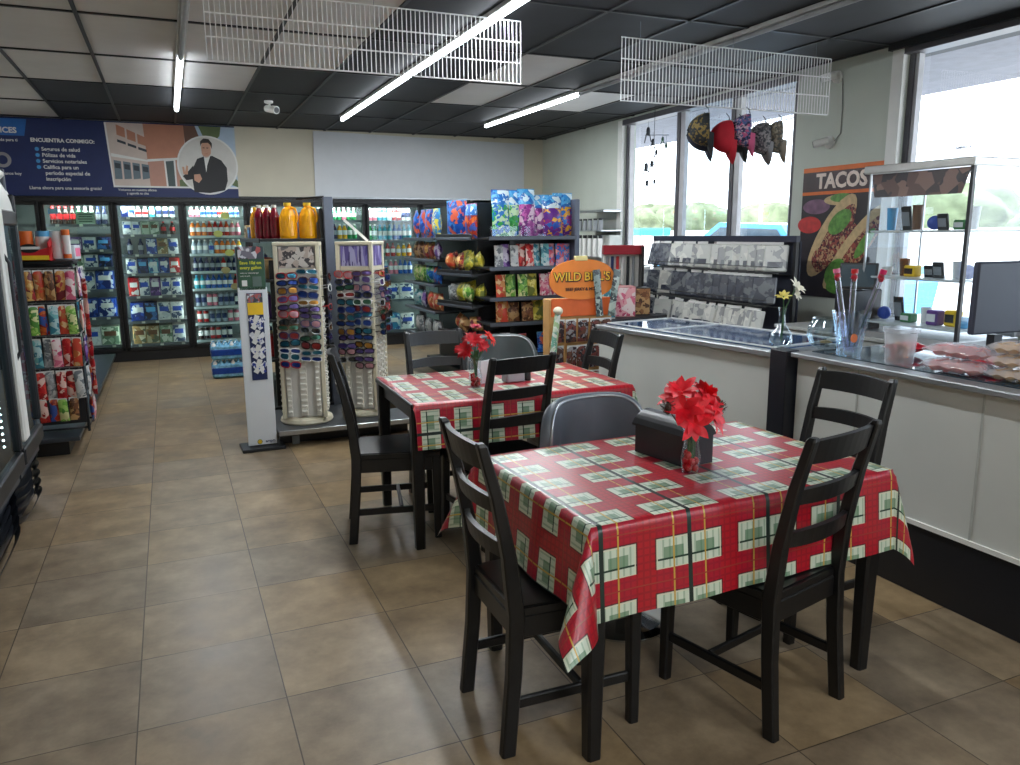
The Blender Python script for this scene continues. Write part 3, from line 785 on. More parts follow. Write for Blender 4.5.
rowof(3, 1, mixrow([(b2, 'orange', 3), (b2, 'red', 4), (b2, 'pink', 2)]))
rowof(3, 2, mixrow([(b2, 'grey', 3), (b2, 'clear', 1), (b2, 'orange', 4), (b2, 'yellow', 1)]))
rowof(3, 3, mixrow([(b2, 'navy', 5), (b2, 'red', 1), (b2, 'navy', 3)]))
rowof(3, 4, mixrow([(b2, 'teal', 2), (b2, 'blue', 5), (b2, 'brown', 2)]))
rowof(3, 5, mixrow([(k_, 'grey', 2), (k_, 'pink', 2), (k_, 'grey', 3), (k_, 'navy', 2)]))
rowof(3, 6, mixrow([(k_, 'red', 2), (k_, 'grey', 3), (k_, 'pink', 2)]), MUL[3] + .075, MUL[3] + .6)
rowof(3, 7, mixrow([(k_, 'brown', 2), (k_, 'red', 2), (k_, 'navy', 2)]), MUL[3] + .075, MUL[3] + .5)
rowof(4, 0, mixrow([(b2, 'white', 2), (b2, 'yellow', 2), (b2, 'orange', 1)]), MUL[4] + .05, MUL[4] + .4)
rowof(5, 0, mixrow([(b2, 'green', 2), (b2, 'navy', 2), (b2, 'green', 2), (b2, 'pink', 1), (b2, 'green', 2)]))
rowof(5, 1, mixrow([(b2, 'brown', 3), (b2, 'navy', 2), (b2, 'yellow', 2), (b2, 'green', 2)]))
rowof(6, 0, mixrow([(k_, 'pink', 2), (k_, 'teal', 2), (k_, 'clear', 1), (k_, 'red', 2), (k_, 'white', 2)]))
rowof(6, 1, mixrow([(b2, 'green', 2), (b2, 'teal', 3), (b2, 'blue', 2), (b2, 'teal', 2)]))
rowof(6, 2, mixrow([(b2, 'brown', 1), (b2, 'white', 1), (b2, 'green', 1), (b2, 'red', 2), (b2, 'yellow', 2), (b2, 'orange', 1)]))
rowof(6, 3, mixrow([(b2, 'clear', 4), (b2, 'pink', 2), (b2, 'blue', 3)]))
rowof(6, 4, mixrow([(c_, 'teal', 1), (c_, 'white', 2)]))
rowof(6, 5, mixrow([(c_, 'navy', 1), (c_, 'teal', 1), (c_, 'white', 1)]))
# round yellow shelf signs on the soda door, cards on the leftmost door
for q, (x, z) in enumerate(((.70, 1.78), (.60, 1.55), (.72, 1.31), (.66, 1.09), (.76, .88))):
    m = MB(); m.prism([(.055 * math.cos(a), .042 * math.sin(a)) for a in [2 * PI * i / 16 for i in range(16)]], .003, mat('pale_yellow_card', (232, 214, 120), .5) if q < 3 else tan, 0, 'xz')
    solo('price_sign', m, 'round card hanging at the front of the %s shelf, soda cooler door' % ORD[q], 'sign', (x, YF + .07, z), group='round price signs')
for lab, x, z, w, h, mt_ in (('pale green printed card inside the cooler door behind the candy rack', -.87, 1.745, .2, .14, sidec['pale green']), ('small blue sticker on the cooler door behind the candy rack', -1.2, 1.82, .1, .06, skyblue)):
    m = MB().box((0, 0, 0), (w, .004, h), mt_)
    for i in range(4): m.box((0, -.003, h * (.3 - .2 * i)), (w * (.8 - .1 * (i % 2)), .002, h * .07), whiteprint if mt_ is skyblue else darkgreen)
    solo('notice_card', m, lab, 'sign', (x, YF + .03, z))

# ---- banner
ban = root('wall_banner', 'wide navy insurance banner with a photo of a building above the coolers', 'banner', (0, YB - .012, 0))
MB().box((-.82, 0, 2.43), (3.40, .006, .87), navy).build('banner_sheet', ban)
MB().prism([(-2.5, 2.66), (-1.40, 2.66), (-1.36, 2.845), (-2.5, 2.845)], .003, mat('banner_blue', (40, 104, 180), .5), -.007, 'xz').build('blue_tab', ban)
RT = (PI / 2, 0, 0)
def bw(s, size, x, z, bold=.0, al='LEFT', mt_=whiteprint): return words('lettering', s, size, mt_, ban, (x, -.0085, z), RT, .0008, bold, al)
bw('SERVICES', .085, -1.47, 2.715, .003, 'RIGHT'); bw('ENCUENTRA CONMIGO:', .058, -1.345, 2.618, .0022)
for i, s_ in enumerate(('Seguros de salud', 'Pólizas de vida', 'Servicios notariales', 'Califica para un', 'período especial de', 'inscripción')): bw(s_, .058, -1.245 + (.015 if i > 3 else 0), 2.52 - .067 * i, .0012)
bw('Llama ahora para una asesoría gratis!', .05, -1.41, 2.085, .0006)
bw('y mucho más para ti', .045, -1.47, 2.61, .0006, 'RIGHT'); bw('llámanos hoy', .045, -1.47, 2.24, .0006, 'RIGHT')
mat('banner_dot', (70, 150, 214), .5)
for i in range(4):
    m = MB(); m.prism([(-1.29 + .022 * math.cos(a), 2.52 - .067 * i + .022 * math.sin(a)) for a in [2 * PI * k / 14 for k in range(14)]], .003, 'banner_dot', -.006, 'xz'); m.build('bullet_dot', ban)
m = MB(); m.prism([(-1.64 + .085 * math.cos(a), 2.39 + .085 * math.sin(a)) for a in [2 * PI * k / 24 for k in range(24)]], .003, mat('seal_grey', (150, 146, 150), .5), -.006, 'xz')
m.prism([(-1.64 + .05 * math.cos(a), 2.39 + .05 * math.sin(a)) for a in [2 * PI * k / 24 for k in range(24)]], .003, navy, -.008, 'xz'); m.build('round_seal', ban)
ph = MB(); P = lambda poly, mt_, y: ph.add([(x, y, z) for x, z in poly], [tuple(range(len(poly)))], mt_)
fl = lambda n, c: mat(n, c, .55, noise=.05)
P([(-.575, 2.85), (-.535, 2.105), (.88, 2.105), (.88, 2.85)], whiteprint, -.0045)
P([(-.555, 2.85), (-.52, 2.125), (.88, 2.125), (.88, 2.85)], fl('photo_wall_pale', (206, 190, 182)), -.006)
P([(-.16, 2.85), (.30, 2.85), (.28, 2.46), (-.14, 2.44)], fl('photo_terracotta', (186, 128, 104)), -.0075)
P([(-.14, 2.42), (.28, 2.45), (.28, 2.125), (-.13, 2.125)], fl('photo_rose', (190, 142, 126)), -.0072)
P([(.29, 2.85), (.42, 2.85), (.5, 2.6), (.34, 2.45), (.30, 2.5)], fl('photo_roof', (110, 78, 66)), -.0078)
P([(.40, 2.85), (.88, 2.85), (.88, 2.125), (.5, 2.125), (.48, 2.6)], fl('photo_sky', (176, 196, 216)), -.0073)
P([(.46, 2.85), (.72, 2.85), (.7, 2.74), (.62, 2.66), (.52, 2.7)], fl('photo_tree', (96, 112, 74)), -.008)
P([(-.53, 2.50), (-.14, 2.43), (-.14, 2.41), (-.53, 2.46)], whiteprint, -.0085); P([(-.14, 2.44), (.29, 2.475), (.29, 2.45), (-.14, 2.41)], whiteprint, -.0085)
for i in range(4):
    xa = -.51 + .1 * i; z1 = 2.42 - .012 * i
    P([(xa, z1), (xa + .08, z1 - .012), (xa + .08, 2.2 + .005 * i), (xa, 2.2)], fl('photo_glass', (104, 120, 130)), -.0085); P([(xa + .01, z1 - .03), (xa + .07, z1 - .04), (xa + .07, z1 - .1), (xa + .01, z1 - .09)], fl('photo_dark', (52, 60, 70)), -.009)
for i in range(3):
    xa = -.45 + .11 * i; P([(xa, 2.83 - .05 * i), (xa + .09, 2.79 - .05 * i), (xa + .09, 2.68 - .045 * i), (xa, 2.71 - .045 * i)], fl('photo_terracotta', (186, 128, 104)), -.0085); P([(xa, 2.66 - .04 * i), (xa + .09, 2.63 - .04 * i), (xa + .09, 2.60 - .04 * i), (xa, 2.63 - .04 * i)], fl('photo_dark', (52, 60, 70)), -.0085)
P([(.04, 2.44), (.17, 2.45), (.17, 2.125), (.05, 2.125)], whiteprint, -.0085); P([(.06, 2.42), (.15, 2.43), (.15, 2.125), (.07, 2.125)], fl('photo_door', (74, 88, 90)), -.009)
P([(.2, 2.2), (.3, 2.24), (.42, 2.19), (.42, 2.125), (.2, 2.125)], fl('photo_tree', (96, 112, 74)), -.009); P([(.78, 2.16), (.84, 2.26), (.88, 2.2), (.88, 2.125)], fl('photo_tree', (96, 112, 74)), -.009)
ph.build('building_photo', ban)
def circ(r, n=40): return [(.54 + r * math.cos(2 * PI * k / n), 2.385 + r * math.sin(2 * PI * k / n)) for k in range(n)]
ph = MB(); P(circ(.355), whiteprint, -.0105); P(circ(.335), fl('portrait_ground', (208, 206, 202)), -.0115)
suit = fl('portrait_jacket', (34, 34, 38)); skin = fl('portrait_skin', (196, 150, 126)); hair = fl('portrait_hair', (40, 32, 28))
P([(.36, 2.06), (.35, 2.2), (.37, 2.36), (.42, 2.46), (.50, 2.49), (.60, 2.50), (.70, 2.45), (.76, 2.36), (.76, 2.2), (.72, 2.085), (.54, 2.05)], suit, -.0125)
P([(.50, 2.49), (.575, 2.50), (.53, 2.38), (.515, 2.30)], whiteprint, -.0135)
P([(.37, 2.38), (.28, 2.28), (.24, 2.25), (.28, 2.2), (.38, 2.22)], suit, -.0125)
P([(.25, 2.27), (.24, 2.36), (.265, 2.36), (.27, 2.30), (.29, 2.38), (.31, 2.37), (.30, 2.27)], skin, -.0135)
P([(.37, 2.27), (.44, 2.28), (.46, 2.22), (.42, 2.17), (.37, 2.2)], skin, -.0135)
P([(.475, 2.60), (.48, 2.52), (.51, 2.475), (.55, 2.48), (.585, 2.53), (.59, 2.62), (.57, 2.66), (.49, 2.66)], skin, -.0135)
P([(.465, 2.60), (.47, 2.67), (.51, 2.705), (.57, 2.70), (.605, 2.65), (.60, 2.58), (.585, 2.63), (.56, 2.655), (.49, 2.65), (.475, 2.63)], hair, -.0145)
for x in (.505, .548): P([(x - .012, 2.598), (x + .012, 2.598), (x + .012, 2.588), (x - .012, 2.588)], hair, -.0145)
P([(.505, 2.525), (.55, 2.53), (.545, 2.518), (.51, 2.515)], fl('photo_terracotta', (186, 128, 104)), -.0145)
ph.build('portrait_disc', ban)
bw('Visítanos en nuestra oficina', .038, -.28, 2.075, .0004, 'CENTER'); bw('y agenda tu cita', .038, -.28, 2.035, .0004, 'CENTER')
wbd = root('white_panel', 'large blank white panel on the back wall above the coolers', 'panel', (0, YB - .008, 0))
MB().prism([(1.84, 2.02), (4.86, 2.02), (4.86, 2.80), (1.85, 2.855)], .012, mat('white_board', (208, 212, 218), .45, noise=.02), -.008, 'xz').build('board', wbd)
MB().prism([(1.80, 2.0), (4.9, 2.0), (4.9, 2.02), (1.80, 2.02)], .016, steel, -.012, 'xz').build('ledge', wbd)

# ---- ceiling lights
def strip(x, y0, y1, lab, dark=None):
    t = root('strip_light', lab, 'light', (x, 0, CEIL - .03))
    a, b_ = (min(y0, dark), y1) if dark is not None else (y0, y1)
    MB().box((0, (a + b_) / 2, .012), (.06, b_ - a, .03), mat('light_channel', (176, 176, 174), .5), .004).build('channel', t)
    MB().tube([(0, y0, -.018), (0, y1, -.018)], .02, tubeglow, 10).build('light_tube', t)
    if dark is not None: MB().tube([(0, dark, -.018), (0, y0 - .05, -.018)], .017, mat('unlit_tube', (150, 152, 154), .4), 10).build('unlit_tube', t)
strip(.2, 6.65, 9.2, 'short lit strip light at the end of its ceiling channel, left', 3.6)
strip(1.95, 2.6, 9.3, 'long lit strip light running down the middle of the ceiling')
strip(3.70, 6.9, 9.25, 'lit strip light nearest the windows with an unlit front half', 1.5)
for x in (.2, 1.95, 3.7):  # unseen strips added behind the camera as fill light
    strip(x, -3.4, -.4, 'added fill strip light over the unseen front of the shop, %s' % {.2: 'left', 1.95: 'middle', 3.7: 'right'}[x])

# ---- hanging wire panels
wirem = mat('white_coated_wire', (226, 226, 226), .4, noise=.02)
def wire_panel(x0, x1, y, z0, z1, lab):
    t = root('wire_panel', lab, 'wire rack', (0, y, 0))
    m = MB()
    for k in range(4): m.tube([(x0, 0, z0 + (z1 - z0) * k / 3), (x1, 0, z0 + (z1 - z0) * k / 3)], .0042, wirem, 6)
    n = int((x1 - x0) / .0262)
    for i in range(n + 1): m.box((x0 + (x1 - x0) * i / n, -.006, (z0 + z1) / 2), (.0042, .004, z1 - z0), wirem)
    m.build('wire_grid', t)
    for q in (.08, .5, .92): MB().tube([(x0 + (x1 - x0) * q, 0, z1), (x0 + (x1 - x0) * q, .0, CEIL)], .0018, greymetal, 5).build('hanger_wire', t)
wire_panel(.27, 2.07, 4.6, 2.43, 2.79, 'white wire panel hung from the ceiling over the aisle, left of the other')
wire_panel(2.785, 4.56, 4.6, 2.375, 2.765, 'white wire panel hung from the ceiling with caps below it')

# ---- caps
capc = [('black baseball cap with yellow and green embroidery', (26, 28, 34), [(26, 28, 34), (34, 40, 38), (24, 26, 30), (28, 30, 36), (120, 100, 50)], 3.43, 0),
        ('dark navy baseball cap tucked behind the embroidered one', (30, 36, 54), None, 3.51, .12),
        ('bright red baseball cap', (186, 24, 44), None, 3.61, .0),
        ('pink and blue flower-patterned baseball cap', (200, 90, 130), [(186, 80, 120), (70, 90, 140), (190, 160, 176), (40, 44, 80)], 3.73, -.06),
        ('dark green baseball cap behind the flowered one', (36, 48, 50), None, 3.81, .11),
        ('grey mottled baseball cap', (130, 128, 130), [(140, 138, 140), (96, 96, 100), (160, 156, 156), (70, 74, 80)], 3.93, .0),
        ('tan camouflage baseball cap at the right end', (140, 130, 116), [(150, 140, 124), (112, 104, 92), (90, 96, 96), (170, 160, 144)], 4.04, -.03)]
for i, (lab, c, art, x, dy) in enumerate(capc):
    mt_ = printed('cap_art_%d' % i, art, 60, .75) if art else mat('cap_cloth_%d' % i, c, .75, noise=.15)
    plain = mat('cap_brim_%d' % i, c, .75, noise=.15)
    t = root('baseball_cap', lab + ', hanging under the wire panel', 'cap', (x, 4.59 + dy, 2.345 - .02 * (i % 3) - (.03 if i == 6 else 0)), D(-34 + 9 * (i % 3)), 'caps hung under the wire panel')
    m = MB()
    def dome(u, v):
        a = 2 * PI * u; b = PI / 2 * v; r = math.cos(b); return (.035 - .125 * math.sin(b) * (1 + .06 * math.cos(2 * a)) + .012 * r, .092 * r * math.sin(a), -.125 + .112 * r * math.cos(a))
    m.grid(dome, 20, 8, mt_); m.build('crown', t)
    m = MB()
    def brim(u, v):
        a = PI * (u - .5) * .94; r = .094 + .0 * v; return (.045 + .035 * v * v - .02 * math.sin(a) ** 2 * (1 - v), (.090 - .022 * v) * math.sin(a), -.125 - .108 * math.cos(a) * 1 - .078 * v * math.cos(a) ** .6 if math.cos(a) > 0 else -.125)
    m.grid(brim, 14, 4, plain); m.build('brim', t)
    MB().ball((-.092, 0, -.125), .008, plain, 8, 5).build('button', t)
    MB().tube([(.045, 0, -.012), (.04, 0, .01), (.02, 0, .03)], .003, black, 5).build('strap', t)

# ---- dangling trinket hanger in front of the window
t = root('hanging_wire_mobile', 'dangling wire hanger with small dark and green trinkets in front of the window', 'hanger', (4.78, 7.2, 0), .3)
MB().tube([(0, 0, 2.84), (0, 0, 2.22)], .003, darkmetal, 5).build('hanging_wire', t)
MB().tube([(-.15, .0, 2.52), (.24, .0, 2.55)], .004, darkmetal, 5).build('wire_arm', t); MB().tube([(-.18, 0, 2.22), (.2, 0, 2.25)], .004, darkmetal, 5).build('wire_arm', t)
for i, (x, z, s_) in enumerate(((-.1, 2.56, 1.3), (-.02, 2.46, 1), (.04, 2.36, .8), (.14, 2.5, .7), (.2, 2.44, .8), (-.12, 2.2, 1.3), (-.03, 2.24, 1), (-.1, 2.04, .9), (.02, 2.06, .7))):
    mm = MB(); mt_ = darkgreen if i in (3, 4) else darkmetal
    mm.ball((x, 0, z), (.026 * s_, .012, .036 * s_), mt_, 8, 6); mm.tube([(x - .02 * s_, 0, z - .02), (x - .035 * s_, .01, z - .09 * s_)], .006, mt_, 5); mm.tube([(x + .015 * s_, 0, z - .02), (x + .03 * s_, -.01, z - .08 * s_)], .005, mt_, 5)
    mm.tube([(x, 0, z + .02), (x, 0, z + .1)], .0015, mt_, 4); mm.build('trinket', t)

# ---- cameras and wiring
def seccam(loc, rz, lab, drop):
    t = root('security_camera', lab, 'camera', loc, rz)
    MB().lathe([(0, -.0), (.045, 0), (.045, -.02), (.02, -.03), (0, -.03)][::-1], white, 16).build('mount', t)
    MB().tube([(0, 0, -.02), (0, -.02, -.06)], .012, white, 8).build('bracket', t)
    b_ = MB(); b_.tube([(0, .04, -.07), (0, -.10, -.10)], [.034, .034], white, 14); b_.tube([(0, -.06, -.088), (0, -.125, -.102)], [.037, .039], white, 14); bo = b_.build('camera_body', t)
    MB().tube([(0, -.1255, -.1021), (0, -.127, -.1024)], .03, black, 14).build('lens', bo)
seccam((1.06, 8.6, CEIL), .5, 'white bullet security camera on the ceiling above the white panel', 0)
def wallcam(y, z, lab):
    t = root('security_camera', lab, 'camera', (RX0, RY0, 0), RA)
    mm = MB(); mm.X = Matrix.Translation((0, y, z)) @ Matrix.Rotation(-PI / 2, 4, 'Y'); mm.lathe([(.05, 0), (.05, .02), (.02, .035), (0, .035)], white, 16); mm.build('mount', t)
    MB().tube([(-.03, y, z), (-.07, y, z)], .012, white, 8).build('bracket', t)
    bo = MB().tube([(-.05, y - .03, z + .01), (-.13, y + .05, z - .015)], .03, white, 12).build('camera_body', t)
    MB().tube([(-.131, y + .051, z - .0155), (-.133, y + .053, z - .016)], .026, black, 12).build('lens', bo)
wallcam(.48, 2.74, 'upper white security camera on the wall beside the right window'); wallcam(.52, 2.24, 'lower white security camera above the taco poster')
w = MB().tube([(-.006, .43, 2.72), (-.006, .41, 2.5), (-.006, .41, 2.3), (-.006, .48, 2.24)], .004, mat('grey_cable', (150, 150, 146), .5), 5)
solo('camera_cable', w, 'thin grey cable running down the wall between the two security cameras', 'cable', (RX0, RY0, 0), RA)

# ---- taco poster
t = root('taco_poster', 'TACOS poster with photographed tacos taped to the wall pillar', 'poster', (RX0, RY0, 0), RA)
ya, yb, za, zb = .79, -.06, .985, 2.05
mat('poster_maroon', (60, 36, 40), .4, noise=.25, scale=6); mat('poster_dark', (38, 28, 32), .4, noise=.3, scale=7)
MB().box((-.006, (ya + yb) / 2, (za + zb) / 2), (.006, ya - yb, zb - za), 'poster_dark').build('poster_sheet', t)
TP = MB(); tp = lambda poly, mt_, x=-.0105: TP.add([(x, ya + (yb - ya) * a, za + (zb - za) * b) for a, b in poly], [tuple(range(len(poly)))], mt_)
tp([(0, .965), (1, .965), (1, 1), (0, 1)], orange); tp([(0, .79), (1, .79), (1, .815), (0, .815)], orange); tp([(0, .815), (1, .815), (1, .965), (0, .965)], 'poster_maroon')
E_ = lambda cx, cy, rx, ry, ro=0, n=24, a0=0, a1=2 * PI: [(cx + rx * math.cos(a0 + (a1 - a0) * i / n) * math.cos(ro) - ry * math.sin(a0 + (a1 - a0) * i / n) * math.sin(ro), cy + (rx * math.cos(a0 + (a1 - a0) * i / n) * math.sin(ro) + ry * math.sin(a0 + (a1 - a0) * i / n) * math.cos(ro)) * .82) for i in range(n)]
tort = mat('poster_tortilla', (206, 178, 132), .4, noise=.15, scale=30); lett = mat('poster_lettuce', (98, 150, 66), .4, noise=.35, scale=30); meat = printed('poster_filling', [(110, 40, 44), (190, 150, 110), (74, 30, 40), (150, 70, 60)], 40, .4); tom = mat('poster_tomato', (196, 52, 50), .4, noise=.2, scale=20)
tp(E_(.12, .56, .16, .08), tom); tp(E_(.2, .7, .18, .07), mat('poster_onion', (120, 84, 110), .4, noise=.3, scale=15), -.0102)
tp(E_(.5, .745, .2, .05), tort, -.011); tp(E_(.52, .76, .14, .04), lett, -.0115)
tp(E_(.42, .47, .46, .16, .95), tort, -.012); tp(E_(.47, .45, .38, .12, .95), meat, -.0125); tp(E_(.52, .58, .16, .09, .6), lett, -.013); tp(E_(.3, .3, .12, .1, .6), meat, -.013)
tp(E_(.62, .5, .13, .1, .3), meat, -.0128); tp(E_(.7, .38, .5, .12, .85), tort, -.0135); tp(E_(.74, .345, .46, .09, .85), meat, -.014); tp(E_(.84, .42, .17, .05, .9), lett, -.0145); tp(E_(.5, .2, .15, .10, .8), lett, -.0145); tp(E_(.6, .1, .2, .08, .1), lett, -.0148); tp(E_(.72, .17, .1, .06, 0), meat, -.0149)
TP.build('food_photo', t)
words('lettering', 'TACOS', .165, mat('poster_letter', (240, 222, 210), .5), t, (-.012, (ya + yb) / 2 + .0, 1.93), (PI / 2, 0, -PI / 2), .002, .006, 'CENTER', 1.0)
# ------------------------------------------------------------------ snack gondola with end cap
shb = mat('gondola_shelf_black', (34, 36, 40), .45, .2); railm = mat('price_rail_grey', (84, 90, 100), .4, .3)
def bag_mb(w, h, th, art, crimp=None, nu=8, nv=10, top=None):
    m = MB()
    if top: nv = 12
    def sf(sg):
        def fn(u, v):
            x = (u - .5) * w; k = (max(0, math.sin(PI * u)) ** .55) * (max(0, math.sin(PI * min(1, max(0, (v - .05) / .9)))) ** .6)
            return (x * (1 - .05 * math.sin(PI * v)), sg * th / 2 * k, v * h)
        return fn
    for sg in (-1, 1): m.grid(sf(sg) if sg < 0 else (lambda u, v: sf(1)(1 - u, v)), nu, nv, art)
    if top:
        ti = m.m(top)
        for q in range(len(m.f)):
            if (q // nu) % nv >= 8: m.mi[q] = ti
    if crimp: m.box((0, 0, h - .012), (w * .98, .004, .024), crimp)
    return m
BAG = {}
skyart = printed('bag_top_blue', [(60, 150, 220), (100, 180, 230), (40, 110, 190), (220, 236, 244)], 20, .3)
TOPS = {'green and blue': skyart, 'magenta': skyart, 'blue and purple': skyart, 'orange red': skyart}
def bag(key, w, h, th, cols, crimp, scale=22):
    k = (key, w, h, th)
    if k not in BAG: BAG[k] = Proto(tag(bag_mb(w, h, th, printed('bag_' + key.replace(' ', '_'), cols, scale, .3), crimp, top=TOPS.get(key) if h > .24 else None).build('snack_bag'), '', 'snack bag'))
    return BAG[k]
BC = {'blue': [(28, 84, 180), (60, 130, 210), (24, 60, 140), (210, 90, 60)], 'blue and purple': [(30, 80, 180), (140, 40, 130), (40, 110, 200), (232, 170, 50), (100, 40, 140)],
      'green and blue': [(30, 140, 60), (60, 170, 80), (30, 110, 190), (190, 220, 180)], 'magenta': [(150, 50, 140), (190, 90, 170), (110, 40, 120), (220, 190, 210)],
      'orange red': [(190, 60, 40), (220, 110, 50), (150, 40, 40), (60, 90, 170)], 'yellow': [(214, 200, 70), (232, 220, 120), (180, 170, 50), (120, 130, 60)],
      'red and gold': [(180, 60, 60), (214, 150, 80), (230, 190, 120), (120, 40, 50)], 'lime': [(120, 180, 70), (170, 210, 110), (80, 140, 60), (220, 220, 160)],
      'orange and cream': [(226, 150, 80), (236, 200, 150), (200, 110, 60), (220, 80, 60)], 'pink': [(220, 110, 140), (236, 170, 180), (200, 70, 110), (240, 220, 220)],
      'white and teal': [(220, 226, 226), (120, 190, 196), (180, 210, 214), (60, 130, 150)], 'sky blue and yellow': [(70, 160, 210), (224, 210, 80), (60, 130, 190), (230, 230, 200)],
      'brown': [(120, 76, 50), (160, 110, 70), (90, 56, 40), (200, 160, 110)], 'purple': [(110, 70, 150), (150, 110, 180), (80, 50, 120), (200, 190, 210)], 'grey': [(160, 164, 168), (190, 194, 196), (120, 126, 132), (210, 210, 208)],
      'blue and red striped': [(60, 110, 200), (220, 90, 110), (80, 140, 214), (230, 160, 170)], 'red': [(196, 30, 40), (222, 70, 60), (160, 20, 30), (236, 200, 190)]}
CR = {'blue': skyblue, 'blue and purple': skyblue, 'green and blue': blue, 'magenta': skyblue, 'orange red': pink}
gd = root('gondola_shelf', 'black snack gondola with stepped side shelves and a grey-edged end cap', 'shelving')
MB().box((2.86, 7.55, .07), (.36, 2.2, .14), shb, .004).build('base_deck', gd)
MB().box((2.86, 7.6, .96), (.05, 2.1, 1.72), shb).box((3.03, 6.78, .96), (.85, .04, 1.7), shb).build('back_panel', gd)
up = MB().box((3.455, 6.62, .92), (.05, .40, 1.82), mat('upright_blue_grey', (104, 112, 128), .45, .2), .005); up.build('upright', gd)
MB().box((2.86, 8.62, .88), (.05, .04, 1.72), greymetal).build('upright', gd)
ENDZ = [1.50, 1.235, .965, .74, .44]
for z in ENDZ:
    s_ = MB().box((3.0, 6.58, z - .012), (.86, .38, .02), shb, .003).build('shelf', gd)
    MB().box((3.0, 6.385, z - .012), (.86, .012, .035), railm, .003).build('price_rail', s_)
MB().box((3.0, 6.6, .07), (.86, .44, .14), shb, .004).build('base_deck', gd)
SIDEZ = [1.49, 1.275, 1.03, .76, .48]
for z in SIDEZ:                                       # far bay: straight shelves
    s_ = MB().box((2.61, 7.95, z - .012), (.42, 1.05, .018), shb, .003).build('shelf', gd)
    MB().box((2.395, 7.95, z - .012), (.012, 1.05, .03), railm, .003).build('price_rail', s_)
NEARZ = [1.485, 1.19, .90, .62]
def near_frame(): return Matrix.Translation((2.62, 6.95, 0)) @ Matrix.Rotation(D(12), 4, 'Z')
for k, z in enumerate(NEARZ):                         # near bay: deeper trays with a lip, a little askew
    m = MB(); m.X = near_frame() @ Matrix.Translation((0, 0, z)) @ Matrix.Rotation(D(0 if k == 0 else -9), 4, 'Y')
    m.box((0, 0, -.012), (.40, .62, .016), shb, .003).box((-.2, 0, .012), (.012, .62, .06), shb, .003); s_ = m.build('tray', gd)
    m2 = MB(); m2.X = m.X; m2.box((-.209, 0, -.002), (.008, .62, .024), railm, .002); m2.build('price_rail', s_)
GN = 'snack bags on the gondola'
def put_bag(key, w, h, th, loc, rz, lab, rot=None):
    bag(key, w, h, th, BC[key], CR.get(key)).put(loc, rz, lab, GN, rot)
# end cap rows, left to right
rows = [(0, [('green and blue', .17, .41, .10, 'tall'), ('green and blue', .17, .41, .10, 'tall'), ('magenta', .17, .42, .10, 'tall'), ('magenta', .15, .37, .10, 'tall'), ('blue and purple', .20, .37, .11, 'tall'), ('blue and purple', .20, .39, .11, 'tall')]),
        (1, [('grey', .085, .19, .03, 'slim'), ('purple', .085, .2, .03, 'slim'), ('grey', .085, .19, .03, 'slim'), ('red', .085, .2, .03, 'slim'), ('red', .085, .2, .03, 'slim'), ('white and teal', .085, .2, .03, 'slim'), ('white and teal', .085, .2, .03, 'slim'), ('blue and red striped', .085, .20, .03, 'slim'), ('blue and red striped', .085, .20, .03, 'slim'), ('blue and red striped', .085, .20, .03, 'slim')]),
        (2, [('orange and cream', .10, .2, .04, 'upright'), ('lime', .10, .2, .04, 'upright'), ('lime', .10, .2, .04, 'upright'), ('yellow', .10, .2, .04, 'upright'), ('pink', .10, .2, .04, 'upright'), ('pink', .10, .21, .04, 'upright'), ('white and teal', .10, .2, .04, 'upright')]),
        (3, [('orange and cream', .12, .185, .04, 'square'), ('brown', .12, .17, .04, 'square'), ('brown', .12, .17, .04, 'square'), ('yellow', .13, .18, .05, 'square'), ('sky blue and yellow', .13, .18, .05, 'square'), ('blue', .12, .18, .05, 'square')]),
        (4, [('grey', .10, .2, .04, 'lower'), ('orange red', .08, .18, .04, 'lower'), ('blue', .12, .19, .04, 'lower'), ('purple', .12, .2, .04, 'lower')])]
for k, its in rows:
    n = len(its)
    for i, (key, w, h, th, ad) in enumerate(its):
        x = 2.66 + .76 * (i + .5) / n
        put_bag(key, w, h, th, (x, 6.47 + .03 * (i % 2), ENDZ[k] + .001), R.uniform(-.08, .08), '%s %s snack bag, %s from left, %s shelf of gondola end cap' % (ad, key, ORD[i], ORD[k]), (D(-6), 0, R.uniform(-.1, .1)))
# clear bin fronts on the top end shelf
for i, x in enumerate((2.72, 3.0)):
    m = MB().add([(-.12, 0, 0), (.12, 0, 0), (.12, 0, .09), (-.12, 0, .09)], [(0, 1, 2, 3)], clear).add([(-.12, 0, 0), (-.12, .06, 0), (-.12, .06, .09), (-.12, 0, .09)], [(0, 1, 2, 3)], clear)
    solo('shelf_divider', m, 'clear plastic shelf front on the top of the end cap, %s' % ('left' if i == 0 else 'right'), 'divider', (x, 6.395, 1.501))
